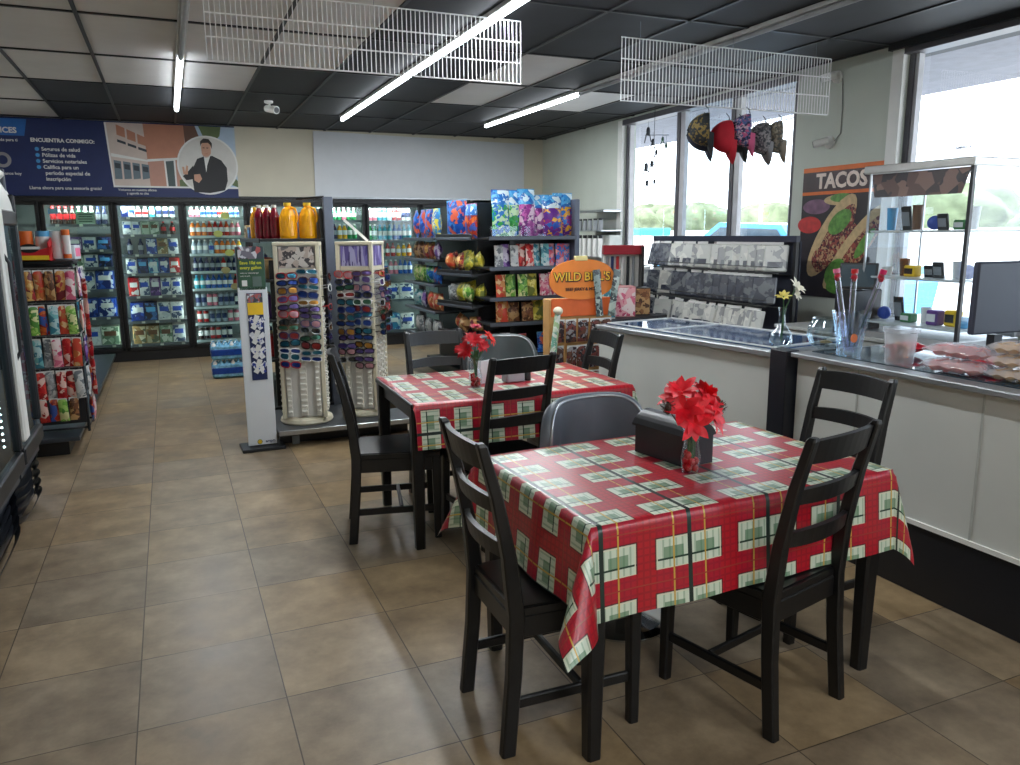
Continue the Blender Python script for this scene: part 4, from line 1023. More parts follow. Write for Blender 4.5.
# side shelves: far bay (items face the aisle, -x)
F_ = -PI / 2
for k, its in enumerate(([('blue', 3), ('sky blue and yellow', 1)], [('brown', 2), ('red and gold', 2), ('purple', 1)], [('lime', 2), ('green and blue', 1), ('blue', 1)], [('white and teal', 1), ('purple', 1), ('orange and cream', 2)], [('grey', 3)])):
    L_ = [q for q, n in its for _ in range(n)]
    for i, key in enumerate(L_):
        y = 8.42 - .92 * (i + .5) / len(L_)
        put_bag(key, .20, .175 if k else .29, .09, (2.50, y, SIDEZ[k]), 0, '%s snack bag, %s from far end, %s aisle shelf of gondola' % (key, ORD[i], ORD[k]), (0, 0, F_ + R.uniform(-.2, .2)))
nf = near_frame()
for k, its in enumerate(([('blue', .29, .35), ('blue', .29, .35), ('orange red', .25, .30), ('orange red', .25, .31)], [('red and gold', .16, .16), ('orange and cream', .15, .15), ('red and gold', .16, .17), ('red and gold', .15, .15), ('yellow', .2, .18), ('yellow', .2, .15), ('yellow', .18, .15)], [('grey', .16, .14), ('grey', .15, .15), ('orange and cream', .14, .13), ('yellow', .17, .17), ('yellow', .17, .18), ('lime', .15, .16), ('yellow', .16, .16)], [('orange and cream', .15, .14), ('brown', .15, .13), ('red and gold', .15, .14)])):
    for i, (key, w, h) in enumerate(its):
        p = nf @ Vector((-.05 - .07 * (i % 2), .25 - .5 * (i + .5) / len(its) + .0, 0))
        put_bag(key, w, h, .11 if k else .09, (p.x, p.y, NEARZ[k] + (.0 if k == 0 else .012)), 0, '%s snack bag, %s from far end, %s gondola tray from top' % (key, ORD[i], ORD[k]), (D(0 if k == 0 else R.uniform(-14, 14)), D(0 if k == 0 else R.uniform(-25, 25)), F_ + R.uniform(-.25, .25) + D(12)))

# ------------------------------------------------------------------ juice gondola with the sunglasses deck
g2 = root('gondola_shelf', 'black juice gondola whose low front deck carries the sunglasses stands', 'shelving')
dk = MB().box((1.14, 6.1, .105), (1.02, .85, .03), mat('deck_dark_grey', (58, 62, 66), .5), .004); dk.build('front_deck', g2)
MB().box((1.14, 5.675, .115), (1.02, .014, .035), steel, .003).build('deck_edge', g2)
lg = MB(); lg.box((1.14, 5.86, .045), (.98, .06, .09), black); lg.build('kick_plate', g2)
MB().box((.76, 5.80, .045), (.05, .04, .09), mat('foot_grey', (140, 148, 156), .5)).build('foot', g2)
MB().box((1.17, 7.45, .93), (.04, 1.8, 1.62), black).box((.95, 6.55, .73), (.44, .03, 1.2), black).build('back_panel', g2)
MB().box((1.215, 6.52, .93), (.075, .05, 1.80), mat('upright_blue_grey', (104, 112, 128), .45, .2), .004).build('upright', g2)
MB().tube([(.98, 6.6, 1.815), (1.19, 6.53, 1.83)], .009, black, 6).build('top_bracket', g2)
JZ = [1.50, 1.18, .86, .54]
for z in JZ:
    s_ = MB().box((.92, 7.35, z - .012), (.5, 1.75, .02), shb, .003).build('shelf', g2)
    MB().box((.664, 7.35, z - .014), (.012, 1.75, .034), shb, .003).build('price_rail', s_)
MB().box((.92, 7.35, .07), (.52, 1.75, .14), shb).build('base_deck', g2)
def jug_mb(col, w=.072, h=.285):
    def mk():
        m = MB(); k = w
        pr = [(k * .92, 0), (k, .02), (k * 1.0, h * .5), (k * .92, h * .64), (k * .6, h * .82), (k * .34, h * .88), (k * .34, h * .92), (k * .4, h * .92), (k * .4, h), (0, h)]
        m.lathe(pr, [col] * 6 + [liqs['yellow']] * 3, 14); return m
    return mk
jy = mat('mango_juice', (240, 166, 24), .2, noise=.08, emit=.06); jr = mat('red_juice', (128, 20, 40), .15, noise=.2)  # faint glow put into the mango juice, though it is no lamp
for i, (x, y) in enumerate(((1.072, 6.66), (.922, 6.70))):
    t = root('juice_jug', 'gallon jug of orange-yellow juice, %s of the two on the gondola' % ('right' if i == 0 else 'left'), 'jug', (x, y, 1.50), 0, 'juice jugs on the gondola')
    jug_mb(jy)().build('jug_body', t); MB().lathe([(.028, .262), (.03, .264), (.03, .287), (0, .288)], yellow, 14).build('cap', t)
    MB().tube([(.02, -.03, .25), (.055, -.045, .235), (.07, -.045, .17), (.06, -.04, .13)], .011, jy, 8).build('handle', t)
for i, x in enumerate((.825, .77, .715)):
    t = root('juice_bottle', 'dark red juice bottle, %s from right beside the yellow jugs' % ORD[i], 'bottle', (x, 6.78 + .05 * i, 1.50), 0, 'red juice bottles on the gondola')
    MB().lathe([(.036, 0), (.04, .02), (.04, .17), (.03, .215), (.017, .24), (.017, .25)], [jr, jr, jr, jr, jr], 12).build('bottle_body', t); MB().lathe([(.019, .25), (.019, .272), (0, .273)], white, 10).build('cap', t)
solo('juice_bottle', jug_mb(mat('amber_juice', (216, 150, 30), .2), .042, .26)(), 'slim amber juice bottle at the left end of the juice row', 'bottle', (.69, 6.98, 1.50))
for k, (z, its) in enumerate(zip(JZ[0:4], ((('teal', .09), ('navy', .1), ('tan', .12)), (('tan', .16), ('red', .16), ('navy', .18), ('white', .16)), (('purple', .18), ('white', .17), ('tan', .17), ('navy', .17)), (('red', .17), ('tan', .16), ('navy', .18), ('white', .15))))):
    for i, (col, h) in enumerate(its):
        p = proto(('box', col, h), 'grocery_box', lambda: carton_mb(.2, .12, h, artname[col], sidec[col], stripes[col]), 'box')
        p.put((.74, (7.2 if k == 0 else 6.72) + .3 * i, z), -PI / 2, '%s grocery box, %s from front, %s aisle shelf of juice gondola' % (col, ORD[i], ORD[k]), 'grocery boxes on the juice gondola')

# sunglasses
fm = {'black': mat('shades_black', (16, 16, 18), .25), 'white': mat('shades_white', (224, 224, 224), .3), 'tortoise': mat('shades_brown', (90, 54, 30), .3, noise=.4, scale=60), 'silver': steel, 'red': mat('shades_red', (176, 24, 30), .3), 'navy': mat('shades_navy', (24, 36, 90), .3)}
lm = {'blue mirror': mat('lens_blue', (24, 52, 120), .12, .6, noise=.35, scale=25), 'smoke': mat('lens_smoke', (22, 24, 28), .1, .2), 'gold mirror': mat('lens_gold', (150, 104, 36), .15, .6, noise=.4, scale=25), 'teal mirror': mat('lens_teal', (24, 84, 104), .12, .6, noise=.35, scale=25), 'purple': mat('lens_purple', (84, 66, 120), .15, .5, noise=.35, scale=25),
      'rose': mat('lens_rose', (160, 116, 124), .2, .4, noise=.3, scale=25), 'red mirror': mat('lens_red', (120, 36, 34), .15, .6, noise=.4, scale=25), 'green mirror': mat('lens_green', (40, 80, 62), .15, .6, noise=.3, scale=25)}
def shades(fc, lc):
    m = MB(); W_, H_ = ((.034, .022), (.037, .018), (.033, .025))[len(SP) % 3]; outl = []
    for s_ in (-1, 1):
        pts = []
        for i in range(12):
            a = 2 * PI * i / 12
            x = W_ * math.copysign(abs(math.cos(a)) ** .75, math.cos(a)); z = H_ * math.copysign(abs(math.sin(a)) ** .75, math.sin(a)) - (.004 if math.sin(a) < 0 else 0) * s_ * math.cos(a) * s_
            xx = s_ * .038 + x; pts.append((xx, -.012 + 3.2 * xx * xx, z))
        outl.append(pts); m.tube(pts, .0042, fm[fc], 5, closed=True)
    m.tube([(-.009, -.014, .006), (0, -.016, .009), (.009, -.014, .006)], .0032, fm[fc], 5)
    for s_ in (-1, 1): m.tube([(s_ * .067, .003, .01), (s_ * .073, .012, .01), (s_ * .071, .07, .008), (s_ * .066, .11, -.012)], .0028, fm[fc], 5)
    t = tag(m.build('sunglasses'), '', 'sunglasses')
    for pts in outl:
        q = MB(); c = Vector((sum(p[0] for p in pts) / 12, sum(p[1] for p in pts) / 12 - .004, sum(p[2] for p in pts) / 12))
        q.add([tuple(c)] + pts, [(0, i + 1, (i + 1) % 12 + 1) for i in range(12)], lm[lc], True); q.build('lens', t)
    return t
SP = {}
def put_shades(fc, lc, loc, rot, lab):
    if (fc, lc) not in SP: SP[fc, lc] = Proto(shades(fc, lc))
    SP[fc, lc].put(loc, 0, lab, 'sunglasses on the spinner stands', rot)
pegm = mat('peg_strip_white', (236, 234, 226), .5, noise=.03)
def tower(loc, rz, L_, H_, lab, cardart):
    t = root('sunglasses_stand', lab, 'display stand', loc, rz)
    MB().lathe([(0, 0), (L_ * .6, 0), (L_ * .62, .012), (L_ * .6, .035), (L_ * .5, .05), (0, .05)], cream, 32).build('base', t)
    h = L_ / 2
    for a in (-1, 1):
        for b_ in (-1, 1): MB().box((a * (h - .012), b_ * (h - .012), .05 + (H_ - .05) / 2), (.03, .03, H_ - .05), cream, .004).build('post', t)
    MB().box((0, 0, H_ - .01), (L_ + .01, L_ + .01, .025), cream, .004).build('top', t)
    MB().box((0, 0, .05 + (H_ - .07) / 2), (L_ - .05, L_ - .05, H_ - .08), mat('stand_panel', (214, 212, 208), .5, noise=.03)).build('core_panel', t)
    for q in range(4):
        R4 = Matrix.Rotation(q * PI / 2, 4, 'Z')
        m = MB(); m.X = R4; m.box((0, -h + .006, H_ - .105), (L_ - .07, .004, .15), cardart).box((0, -h + .006, H_ - .2), (L_ - .06, .006, .03), cream); m.build('header_card', t)
        m = MB(); m.X = R4
        for c in (-1, 0, 1):
            x = c * (h - .055)
            m.box((x, -h + .012, .05 + .44), (.034 if c else .05, .02, .84), pegm)
            for k in range(20): m.box((x, -h - .004, .1 + .042 * k), (.03 if c else .044, .018, .016), pegm, .003)
        m.build('peg_strip', t)
    return t
cardA = printed('stand_card_photo', [(120, 116, 116), (196, 180, 170), (70, 66, 70), (214, 206, 200)], 22, .4); cardB = printed('stand_card_purple', [(96, 84, 150), (130, 120, 190), (70, 60, 120), (180, 176, 214)], 26, .4, (1.6, 1, .2))
TWA = ((.885, 6.02, .12), D(-13), .32, 1.355); TWB = ((1.365, 6.08, .12), D(-32), .285, 1.355)
tower(*TWA, 'cream sunglasses stand nearest the white advertising column, its lower pegs empty', cardA); tower(*TWB, 'cream sunglasses stand turned corner-on beside the farther table', cardB)
fcs = ['navy', 'white', 'black', 'tortoise', 'black', 'silver', 'black', 'red', 'navy', 'black']; lcs = ['teal mirror', 'purple', 'red mirror', 'blue mirror', 'rose', 'teal mirror', 'gold mirror', 'smoke', 'blue mirror', 'purple', 'green mirror']
def fill(T, face, ztop, dz, n, side, stand, stag=0, cols=2):
    loc, rz, L_, H_ = T; M_ = Matrix.Translation(loc) @ Matrix.Rotation(rz + face * PI / 2, 4, 'Z')
    for c in range(cols):
        for i in range(n[c]):
            p = M_ @ Vector(((c - .5) * L_ * .47 + R.uniform(-.006, .006) if cols == 2 else 0, -L_ / 2 - .045 - R.uniform(0, .012), ztop - dz * i - stag * c + R.uniform(-.007, .007)))
            fc, lc = R.choice(fcs), lcs[(i * 3 + c * 5 + face * 2 + (4 if stand == 'turned' else 0)) % len(lcs)]
            put_shades(fc, lc, p, (D(-6), D(R.uniform(-7, 7)), rz + face * PI / 2 + R.uniform(-.12, .12)), '%s framed sunglasses, %s lenses, %s from top, %s column, %s' % (fc, lc, ORD[i], ('left', 'right')[c] if cols == 2 else side, {'plain': 'left stand', 'turned': 'turned stand, %s face' % side}[stand]))
fill(TWA, 0, 1.115, .0535, (13, 13), '', 'plain', -.028)
fill(TWA, 1, 1.10, .075, (9,), 'hidden right', 'plain', 0, 1)
fill(TWB, 0, 1.115, .0545, (13, 14), 'left', 'turned', -.012); fill(TWB, 1, 1.115, .0565, (9, 9), 'right', 'turned', -.02)
m = MB().box((0, 0, 0), (.02, .006, .24), whiteprint)
solo('paper_strip', m, 'white paper strip leaning on top of the turned sunglasses stand', 'paper', (1.345, 6.1, 1.56), rot=(0, D(-48), 0))

# white advertising column
t = root('advertising_column', 'tall white advertising column with a green header beside the sunglasses stands', 'sign', (.52, 5.76, 0), D(2))
MB().box((0, .02, .012), (.30, .22, .024), darkmetal, .004).build('base', t)
MB().box((0, .02, .74), (.19, .045, 1.42), mat('stand_edge_blue_grey', (80, 92, 112), .4), .004).build('frame', t)
MB().box((.0, -.005, .60), (.20, .012, 1.14), mat('glossy_white_sheet', (226, 230, 236), .3, noise=.02), .003).build('face_panel', t)
MB().box((.002, -.005, 1.30), (.18, .012, .30), darkgreen, .003).build('header_card', t)
m = MB().box((.002, -.013, 1.41), (.17, .004, .085), printed('column_photo', [(206, 206, 214), (120, 116, 130), (180, 90, 90), (60, 70, 80)], 26, .4)); m.box((-.05, -.013, 1.2), (.035, .004, .04), whiteprint).box((.035, -.013, 1.21), (.06, .004, .07), mat('phone_grey', (90, 110, 104), .4)); m.build('header_photo', t)
yl = mat('lettering_yellow', (206, 210, 60), .5)
for i, s_ in enumerate(('Save 10¢ on', 'every gallon')): words('lettering', s_, .03, yl, t, (-.075, -.0125, 1.34 - .034 * i), RT, .0008, .0008)
for i in range(2): words('lettering', ('with our rewards app', 'scan to join')[i], .014, whiteprint, t, (-.075, -.0125, 1.27 - .02 * i), RT, .0006)
m = MB().box((.01, -.0135, .82), (.105, .006, .62), navy).box((.01, -.018, 1.02), (.105, .004, .085), yellow).box((.01, -.018, 1.095), (.105, .004, .06), printed('column_photo', [], 26))
pk = printed('cigarette_pack_art', [(236, 236, 240), (216, 218, 226), (40, 60, 150), (236, 236, 240)], 40, .3)
for k in range(4):
    z = .92 - .105 * k
    for q in range(5):
        m.X = Matrix.Translation((.01 + (-.03, .0, .032, -.014, .02)[q], -.020 - .001 * q, z + (.015, .03, .012, -.02, -.022)[q])) @ Matrix.Rotation(D((-35, 20, 50, 35, -30)[q]), 4, 'Y'); m.box((0, 0, 0), (.034, .004, .05), whiteprint if q % 2 else pk)
    m.X = Matrix()
m.build('poster_strip', t)
m = MB(); m.X = Matrix.Translation((-.02, -.012, .055)) @ Matrix.Rotation(PI / 2, 4, 'X'); m.lathe([(.012, 0), (.018, .002), (.018, .0), ], green, 16); m.prism([(.018 * math.cos(k * PI / 8) * (1 if k % 2 else .7), .018 * math.sin(k * PI / 8) * (1 if k % 2 else .7)) for k in range(16)], .003, yellow); m.build('sun_emblem', t)
words('lettering', 'ampm', .028, navy, t, (.02, -.0125, .055), RT, .0006, .0008)

# water packs on the floor by the soda door
wp = film('shrink_wrap_blue', (40, 120, 196), .9); wb_ = mat('water_pack_label', (24, 70, 160), .3, noise=.2, scale=30); wt = mat('water_pack_clear', (120, 180, 214), .2, noise=.3, scale=30)
def wpack():
    m = MB().box((0, 0, .085), (.37, .24, .16), wt, .02).box((0, 0, .085), (.374, .244, .075), wb_, .006)
    for a in range(6):
        for b_ in range(4): m.lathe([(.024, .155), (.022, .172), (.012, .186), (.012, .198), (0, .198)], white if (a + b_) % 3 == 0 else wt, 8, (-.153 + .061 * a, -.09 + .06 * b_, 0))
    return m
PK = Proto(tag(wpack().build('water_pack'), '', 'water pack')); l3 = ['bottom', 'middle', 'top']
for k in range(2):
    PK.put((.52, 8.98, .2 * k), .0, 'blue shrink-wrapped water bottle pack, %s of the two by the soda cooler' % ('bottom', 'top')[k], 'water packs on the floor')

# ------------------------------------------------------------------ left side: upright coolers, candy rack
def upright(loc, lab, y0, y1, h):
    t = root('upright_cooler', lab, 'cooler', loc)
    d = .66; w = y1 - y0; yc = (y0 + y1) / 2; dg = mat('cooler_side_grey', (70, 76, 86), .4, .2)
    sh = MB()
    for y in (y0 + .02, y1 - .02): sh.box((-d / 2, y, (h + .3) / 2), (d, .04, h - .3), dg, .005)
    sh.box((-d + .02, yc, h / 2), (.03, w, h), dg).box((-d / 2, yc, h - .03), (d, w, .06), white, .02).box((-d / 2, yc, .31), (d, w, .05), dg); sh.build('cabinet', t)
    ba = MB().box((-d / 2 - .04, yc, .16), (d - .02, w, .30), mat('louvre_black', (40, 44, 52), .4), .02); ba.build('base', t)
    lv = MB()
    for k in range(5):
        def fn(u, v, k=k): return (.0 - .03 * u + .012 - .05 * (2 * abs(v - .5)) ** 6, y0 + w * v, .285 - .053 * k - .045 * u)
        lv.grid(fn, 2, 14, 'louvre_black')
    lv.build('louvre', t)
    dr = MB()
    dr.box((.02, y0 + .06, 1.12), (.05, .12, h - .62), white, .01).box((.012, y1 - .03, 1.12), (.045, .05, h - .62), darkmetal, .008)
    dr.box((.012, yc, .40), (.045, w, .09), darkmetal, .008).box((.012, yc, h - .27), (.045, w, .08), darkmetal, .008); do = dr.build('door', t)
    MB().add([(.015, y0 + .05, .44), (.015, y1 - .05, .44), (.015, y1 - .05, h - .3), (.015, y0 + .05, h - .3)], [(0, 1, 2, 3)], doorglass).build('glass_pane', do)
    MB().tube([(.034, y0 + .04, .9), (.06, y0 + .04, .95), (.06, y0 + .04, 1.4), (.034, y0 + .04, 1.45)], .009, darkmetal, 8).build('handle', do)
    hd_ = MB(); n = 10
    hd_.prism([(-.3, h - .24)] + [(-.06 + .085 * math.sin(PI / 2 * i / n), h - .24 + .24 * math.sin(PI / 2 * (n - i) / n) ** .9 * 0 + .24 * (1 - i / n)) for i in range(n, -1, -1)] + [(-.3, h)], w, white, y0, 'xz'); hd_.build('header_box', t)
    for k in range(4): MB().box((-.30, yc, .62 + .3 * k), (.5, w - .1, .014), shelfm).build('shelf', t)
    ls = MB()
    for k in range(36): ls.ball((-.03, y1 - .10, .5 + .033 * k), .006, ledm, 6, 4); ls.ball((-.03, y0 + .16, .5 + .033 * k), .006, ledm, 6, 4)
    ls.build('led_strip', t)
    return t
upright((-.80, 0, 0), 'upright glass-door cooler at the left edge, nearest the camera', 3.3, 4.55, 1.95)
upright((-.80, 0, 0), 'upright glass-door cooler at the left edge, beside the candy rack', 4.60, 5.22, 1.90)
for u_, (ya_, yb_) in enumerate(((3.55, 4.45), (4.75, 5.1))):
    for k in range(4):
        for i in range(5):
            col = ['blue', 'teal', 'clear', 'white'][k]; p = proto(('bottle', col, .2), 'drink_bottle', lambda: bottle_mb(.205, .030, liqs[col], white, white), 'bottle')
            p.put((-.86 - .0, ya_ + (yb_ - ya_) * i / 4, .628 + .3 * k), 0, '%s drink bottle, %s from front, %s shelf from bottom, %s upright cooler' % (col, ORD[i], ORD[k], ('nearer', 'farther')[u_]), 'bottles in the upright coolers')
pl = root('low_platform', 'low black platform on the floor under the candy rack', 'platform')
MB().box((-1.27, 8.25, .125), (1.18, 4.3, .03), mat('platform_top', (52, 58, 66), .3, noise=.15), .004).build('deck', pl)
MB().box((-1.3, 8.28, .055), (1.08, 4.2, .11), black).build('plinth', pl)
cr = root('candy_rack', 'wire candy rack hung with bags, red tray on top', 'rack', (-.80, 6.42, .14))
m = MB()
for a in (-1, 1):
    for b_ in (-1, 1): m.tube([(a * .17, b_ * .16, 0), (a * .17, b_ * .16, 1.22)], .009, darkmetal, 6)
for z in (.03, 1.2): m.tube([(-.17, -.16, z), (.17, -.16, z), (.17, .16, z), (-.17, .16, z)], .007, darkmetal, 6, closed=True)
m.build('frame', cr)
MB().box((0, 0, 1.215), (.37, .36, .02), black, .003).build('top_shelf', cr); MB().box((0, .02, .62), (.32, .012, 1.18), mat('rack_back', (50, 52, 58), .5)).build('back_panel', cr)
CZ = [1.17, .93, .70, .47, .27]
for z in CZ:
    m = MB().tube([(-.17, -.165, z + .005), (.17, -.165, z + .005)], .005, steel, 6).tube([(.175, -.16, z + .005), (.175, .16, z + .005)], .005, steel, 6)
    for k in range(6): m.tube([(-.15 + .06 * k, -.0, z), (-.15 + .06 * k, -.2, z), (-.15 + .06 * k, -.21, z + .012)], .0025, steel, 4)
    m.build('hook_bar', cr)
tabs = [['brown', 'red and gold', 'orange and cream', 'brown', 'red and gold', 'pink'], ['red and gold', 'lime', 'orange red', 'white and teal', 'orange and cream', 'lime'], ['brown', 'white and teal', 'grey', 'pink', 'red', 'orange and cream'], ['red', 'red', 'grey', 'red', 'red', 'grey'], ['lime', 'red', 'orange red', 'lime', 'brown', 'red']]
for k, its in enumerate(tabs):
    for i, key in enumerate(its):
        if k == 4 and i in (0, 5): continue
        h = .21 if k < 4 else .17
        bag(key, .062, h, .03, BC[key], whiteprint, 40).put((-.80 - .15 + .06 * i, 6.42 - .185 - .02 * (i % 2), .14 + CZ[k] - h - .004), 0, '%s candy bag, %s from left in %s row of the candy rack' % (key, ORD[i], ORD[k]), 'candy bags on the rack', (D(5), D(R.uniform(-4, 4)), R.uniform(-.2, .2)))
for k in range(5):
    for i in range(4 if k < 3 else 2):
        key = ['pink', 'red', 'purple', 'grey', 'orange red'][(k + i) % 5]
        if k in (0, 1, 2) and i == 1: continue
        bag(key, .062, .21, .03, BC[key], whiteprint, 40).put((-.602 + .008 * (i % 2), 6.29 + .085 * i, .14 + CZ[k] - .205), 0, '%s candy bag, %s from front, %s row on aisle side of rack' % (key, ORD[i], ORD[k]), 'candy bags on the rack', (0, 0, PI / 2 + R.uniform(-.2, .2)))
for k in range(6):
    bag('red', .06, .145, .03, BC['red'], None, 40).put((-.575, 6.36, 1.27 - .14 * (k + 1) - .04), 0, 'red packet, %s from top in the hanging strip beside the candy rack' % ORD[k], 'hanging strip of red packets', (0, 0, PI / 2 + .6))
t = root('display_tray', 'red counter tray with a yellow stripe and oval emblem on the candy rack', 'tray', (-.865, 6.36, 1.366))
m = MB(); m.prism([(-.115, 0), (.115, 0), (.135, .10), (.05, .07), (-.05, .08), (-.13, .15)], .012, red, -.15, 'xz'); m.box((0, 0, .005), (.23, .3, .01), red)
for s_ in (-1, 1): m.prism([(-.15, 0), (.15, 0), (.16, .19), (-.16, .12)], .008, red, s_ * .115 - .004, 'yz')
m.build('tray', t); MB().box((0, -.152, .022), (.228, .006, .03), yellow).build('stripe', t)
m = MB(); m.prism([(.06 * math.cos(k * PI / 10), .085 + .03 * math.sin(k * PI / 10)) for k in range(20)], .004, black, -.154, 'xz'); m.box((0, -.155, .088), (.13, .004, .018), whiteprint); m.build('emblem', t)
for i, (x, y, c, h, nm) in enumerate(((-.90, 6.36, orange, .19, 'orange'), (-.80, 6.37, skyblue, .19, 'blue and white'), (-.715, 6.40, whiteprint, .19, 'white'), (-.655, 6.36, orange, .2, 'narrow orange'))):
    m = MB(); r = .045 if i < 3 else .026
    m.lathe([(r, 0), (r, h * .15), (r, h * .8), (r, h), (0, h)], [c, whiteprint if i != 0 else c, c, whiteprint if i else yellow], 16)
    solo('snack_canister', m, '%s snack canister standing on top of the candy rack' % nm, 'canister', (x, y, 1.378), group='canisters on the candy rack')
m = MB().box((0, 0, .05), (.17, .16, .1), mat('pale_box_card', (196, 206, 216), .5), .004).box((0, -.082, .05), (.11, .004, .06), skyblue).box((.087, 0, .05), (.003, .12, .06), pink)
solo('open_carton', m, 'pale blue carton at the right front corner of the candy rack top', 'box', (-.69, 6.54, 1.367), D(-8))
# ------------------------------------------------------------------ jerky rack, counter, window side
t = root('jerky_rack', 'orange jerky display rack with an oval header beyond the farther table', 'display rack', (2.73, 5.05, 0), D(-4))
om = mat('rack_orange', (226, 104, 44), .5, noise=.1); tanb = mat('rack_kraft', (204, 156, 96), .6)
MB().box((0, .01, .53), (.5, .12, 1.06), tanb, .004).build('stand_body', t)
MB().box((0, -.055, 1.0), (.47, .012, .13), om, .003).build('front_panel', t)
m = MB(); m.prism([(.255 * math.cos(2 * PI * k / 40), 1.20 + .145 * math.copysign(abs(math.sin(2 * PI * k / 40)) ** .8, math.sin(2 * PI * k / 40))) for k in range(40)], .012, mat('header_orange', (240, 136, 50), .5, noise=.12, scale=6), -.07, 'xz'); m.build('oval_header', t)
words('lettering', "WILD BILL'S", .085, mat('header_letter_dark', (60, 26, 16), .5), t, (0, -.074, 1.215), RT, .001, .006, 'CENTER'); words('lettering', "WILD BILL'S", .085, mat('header_letter_yellow', (250, 196, 60), .5), t, (-.004, -.0775, 1.218), RT, .001, .001, 'CENTER')
words('lettering', 'BEEF JERKY & MORE', .03, 'header_letter_dark', t, (0, -.074, 1.13), RT, .001, .0008, 'CENTER')
MB().box((-.01, -.06, 1.35), (.1, .03, .035), mat('cream_card', (236, 220, 150), .5), .004).build('price_card', t)
jm = printed('jerky_pack_art', [(84, 62, 58), (110, 74, 62), (150, 148, 152), (56, 46, 52), (120, 66, 62)], 30, .25)
JP = Proto(tag(bag_mb(.085, .17, .02, jm, whiteprint, 6, 8).build('jerky_pack'), '', 'packet'))
Rz4 = Matrix.Translation((2.73, 5.05, 0)) @ Matrix.Rotation(D(-4), 4, 'Z')
for k in range(3):
    for i in range(5):
        p = Rz4 @ Vector((-.19 + .095 * i, -.085 - .012 * (i % 2), .75 - .19 * k))
        JP.put(p, 0, 'jerky packet, %s from left in the %s row of the orange rack' % (ORD[i], ORD[k]), 'jerky packets on the orange rack', (D(4), D(R.uniform(-4, 4)), D(-4)))
m = MB().lathe([(.024, 0), (.026, .2), (.022, .5), (.02, .62)], printed('stick_wrap', [(206, 220, 200), (120, 180, 160), (226, 230, 220), (170, 200, 150)], 24, .4), 12); m.ball((0, 0, .645), (.034, .034, .03), cream, 12, 8)
so = solo('novelty_stick', m, 'pale green wrapped stick with a round white knob in front of the jerky rack', 'stick', (2.36, 4.80, .36), rot=(0, D(7), 0))
m = MB().box((0, 0, .18), (.3, .24, .36), black, .006)
solo('floor_bin', m, 'black bin on the floor holding the wrapped stick', 'bin', (2.40, 4.80, 0))
tallb = mat('pale_bottle', (170, 186, 180), .3, noise=.3, scale=20)
for i, (x, lab) in enumerate(((2.86, 'left'), (2.95, 'right'))):
    p = Rz4 @ Vector((x - 2.73, -.10, 0)); m = bag_mb(.06, .34, .02, printed('grey_green_sleeve', [(90, 100, 96), (140, 156, 150), (60, 66, 70), (190, 200, 190)], 24, .3), None, 4, 10)
    solo('long_packet', m, 'long grey-green packet hanging over the jerky header, %s one' % lab, 'packet', (p.x, p.y, .93), 0, 'long packets on the jerky rack', (0, D(8 if i else -6), 0))

# counter: near run parallel to the shop, far run slightly turned
panel = mat('counter_front_paint', (206, 208, 204), .5, noise=.03, scale=3); edge = mat('counter_edge_metal', (150, 154, 158), .35, .5)
ct = root('counter', 'long pale grey service counter with a black base and metal-edged top, right foreground', 'counter', (2.82, 0, 0))
MB().box((.30, 1.3, .615), (.60, 3.26, .61), panel, .003).build('front_panel', ct)
MB().box((.30, 1.3, .155), (.60, 3.26, .31), mat('counter_base_black', (24, 26, 32), .4), .003).build('base', ct)
MB().box((-.004, 1.3, .312), (.012, 3.26, .02), white).build('trim_strip', ct)
for y in (2.55, 1.95, 1.3, .7): MB().box((-.0015, y, .62), (.004, .008, .6), mat('panel_seam', (180, 182, 178), .5)).build('panel_seam', ct)
MB().box((.29, 1.3, .932), (.66, 3.28, .024), edge, .004).build('worktop', ct)
ctg = MB().box((.32, 1.3, .946), (.52, 3.2, .004), mat('dark_glass_top', (60, 74, 84), .06, .1, noise=.2, scale=3)); ctg.build('glass_inlay', ct)
t = root('counter_post', 'square black post between the two counter runs', 'post', (2.80, 3.0, 0))
MB().box((.0, 0, .475), (.085, .12, .95), mat('post_black', (24, 26, 36), .4), .005).build('shaft', t)
ang = math.atan2(2.596 - 2.79, 4.49 - 3.06)
sc_ = root('display_counter', 'pale showcase counter with a reflective glass top behind the nearer table', 'counter', (2.80, 3.07, 0), -ang)
Ln = 1.46
MB().box((.31, Ln / 2, .45), (.62, Ln, .9), panel, .003).build('front_panel', sc_)
MB().box((.30, Ln / 2, .915), (.66, Ln + .02, .03), edge, .004).build('metal_edge', sc_)
MB().box((.33, Ln / 2, .933), (.58, Ln - .04, .006), mat('showcase_glass', (54, 84, 124), .05, .2, noise=.35, scale=4)).build('glass_top', sc_)
gl = MB()
for y in (.06, Ln * .66, Ln - .04): gl.box((.33, y, .939), (.58, .01, .006), white)
for x in (.05, .61): gl.box((x, Ln / 2, .939), (.01, Ln - .06, .006), white)
gl.build('glass_joint', sc_)
CT = .949
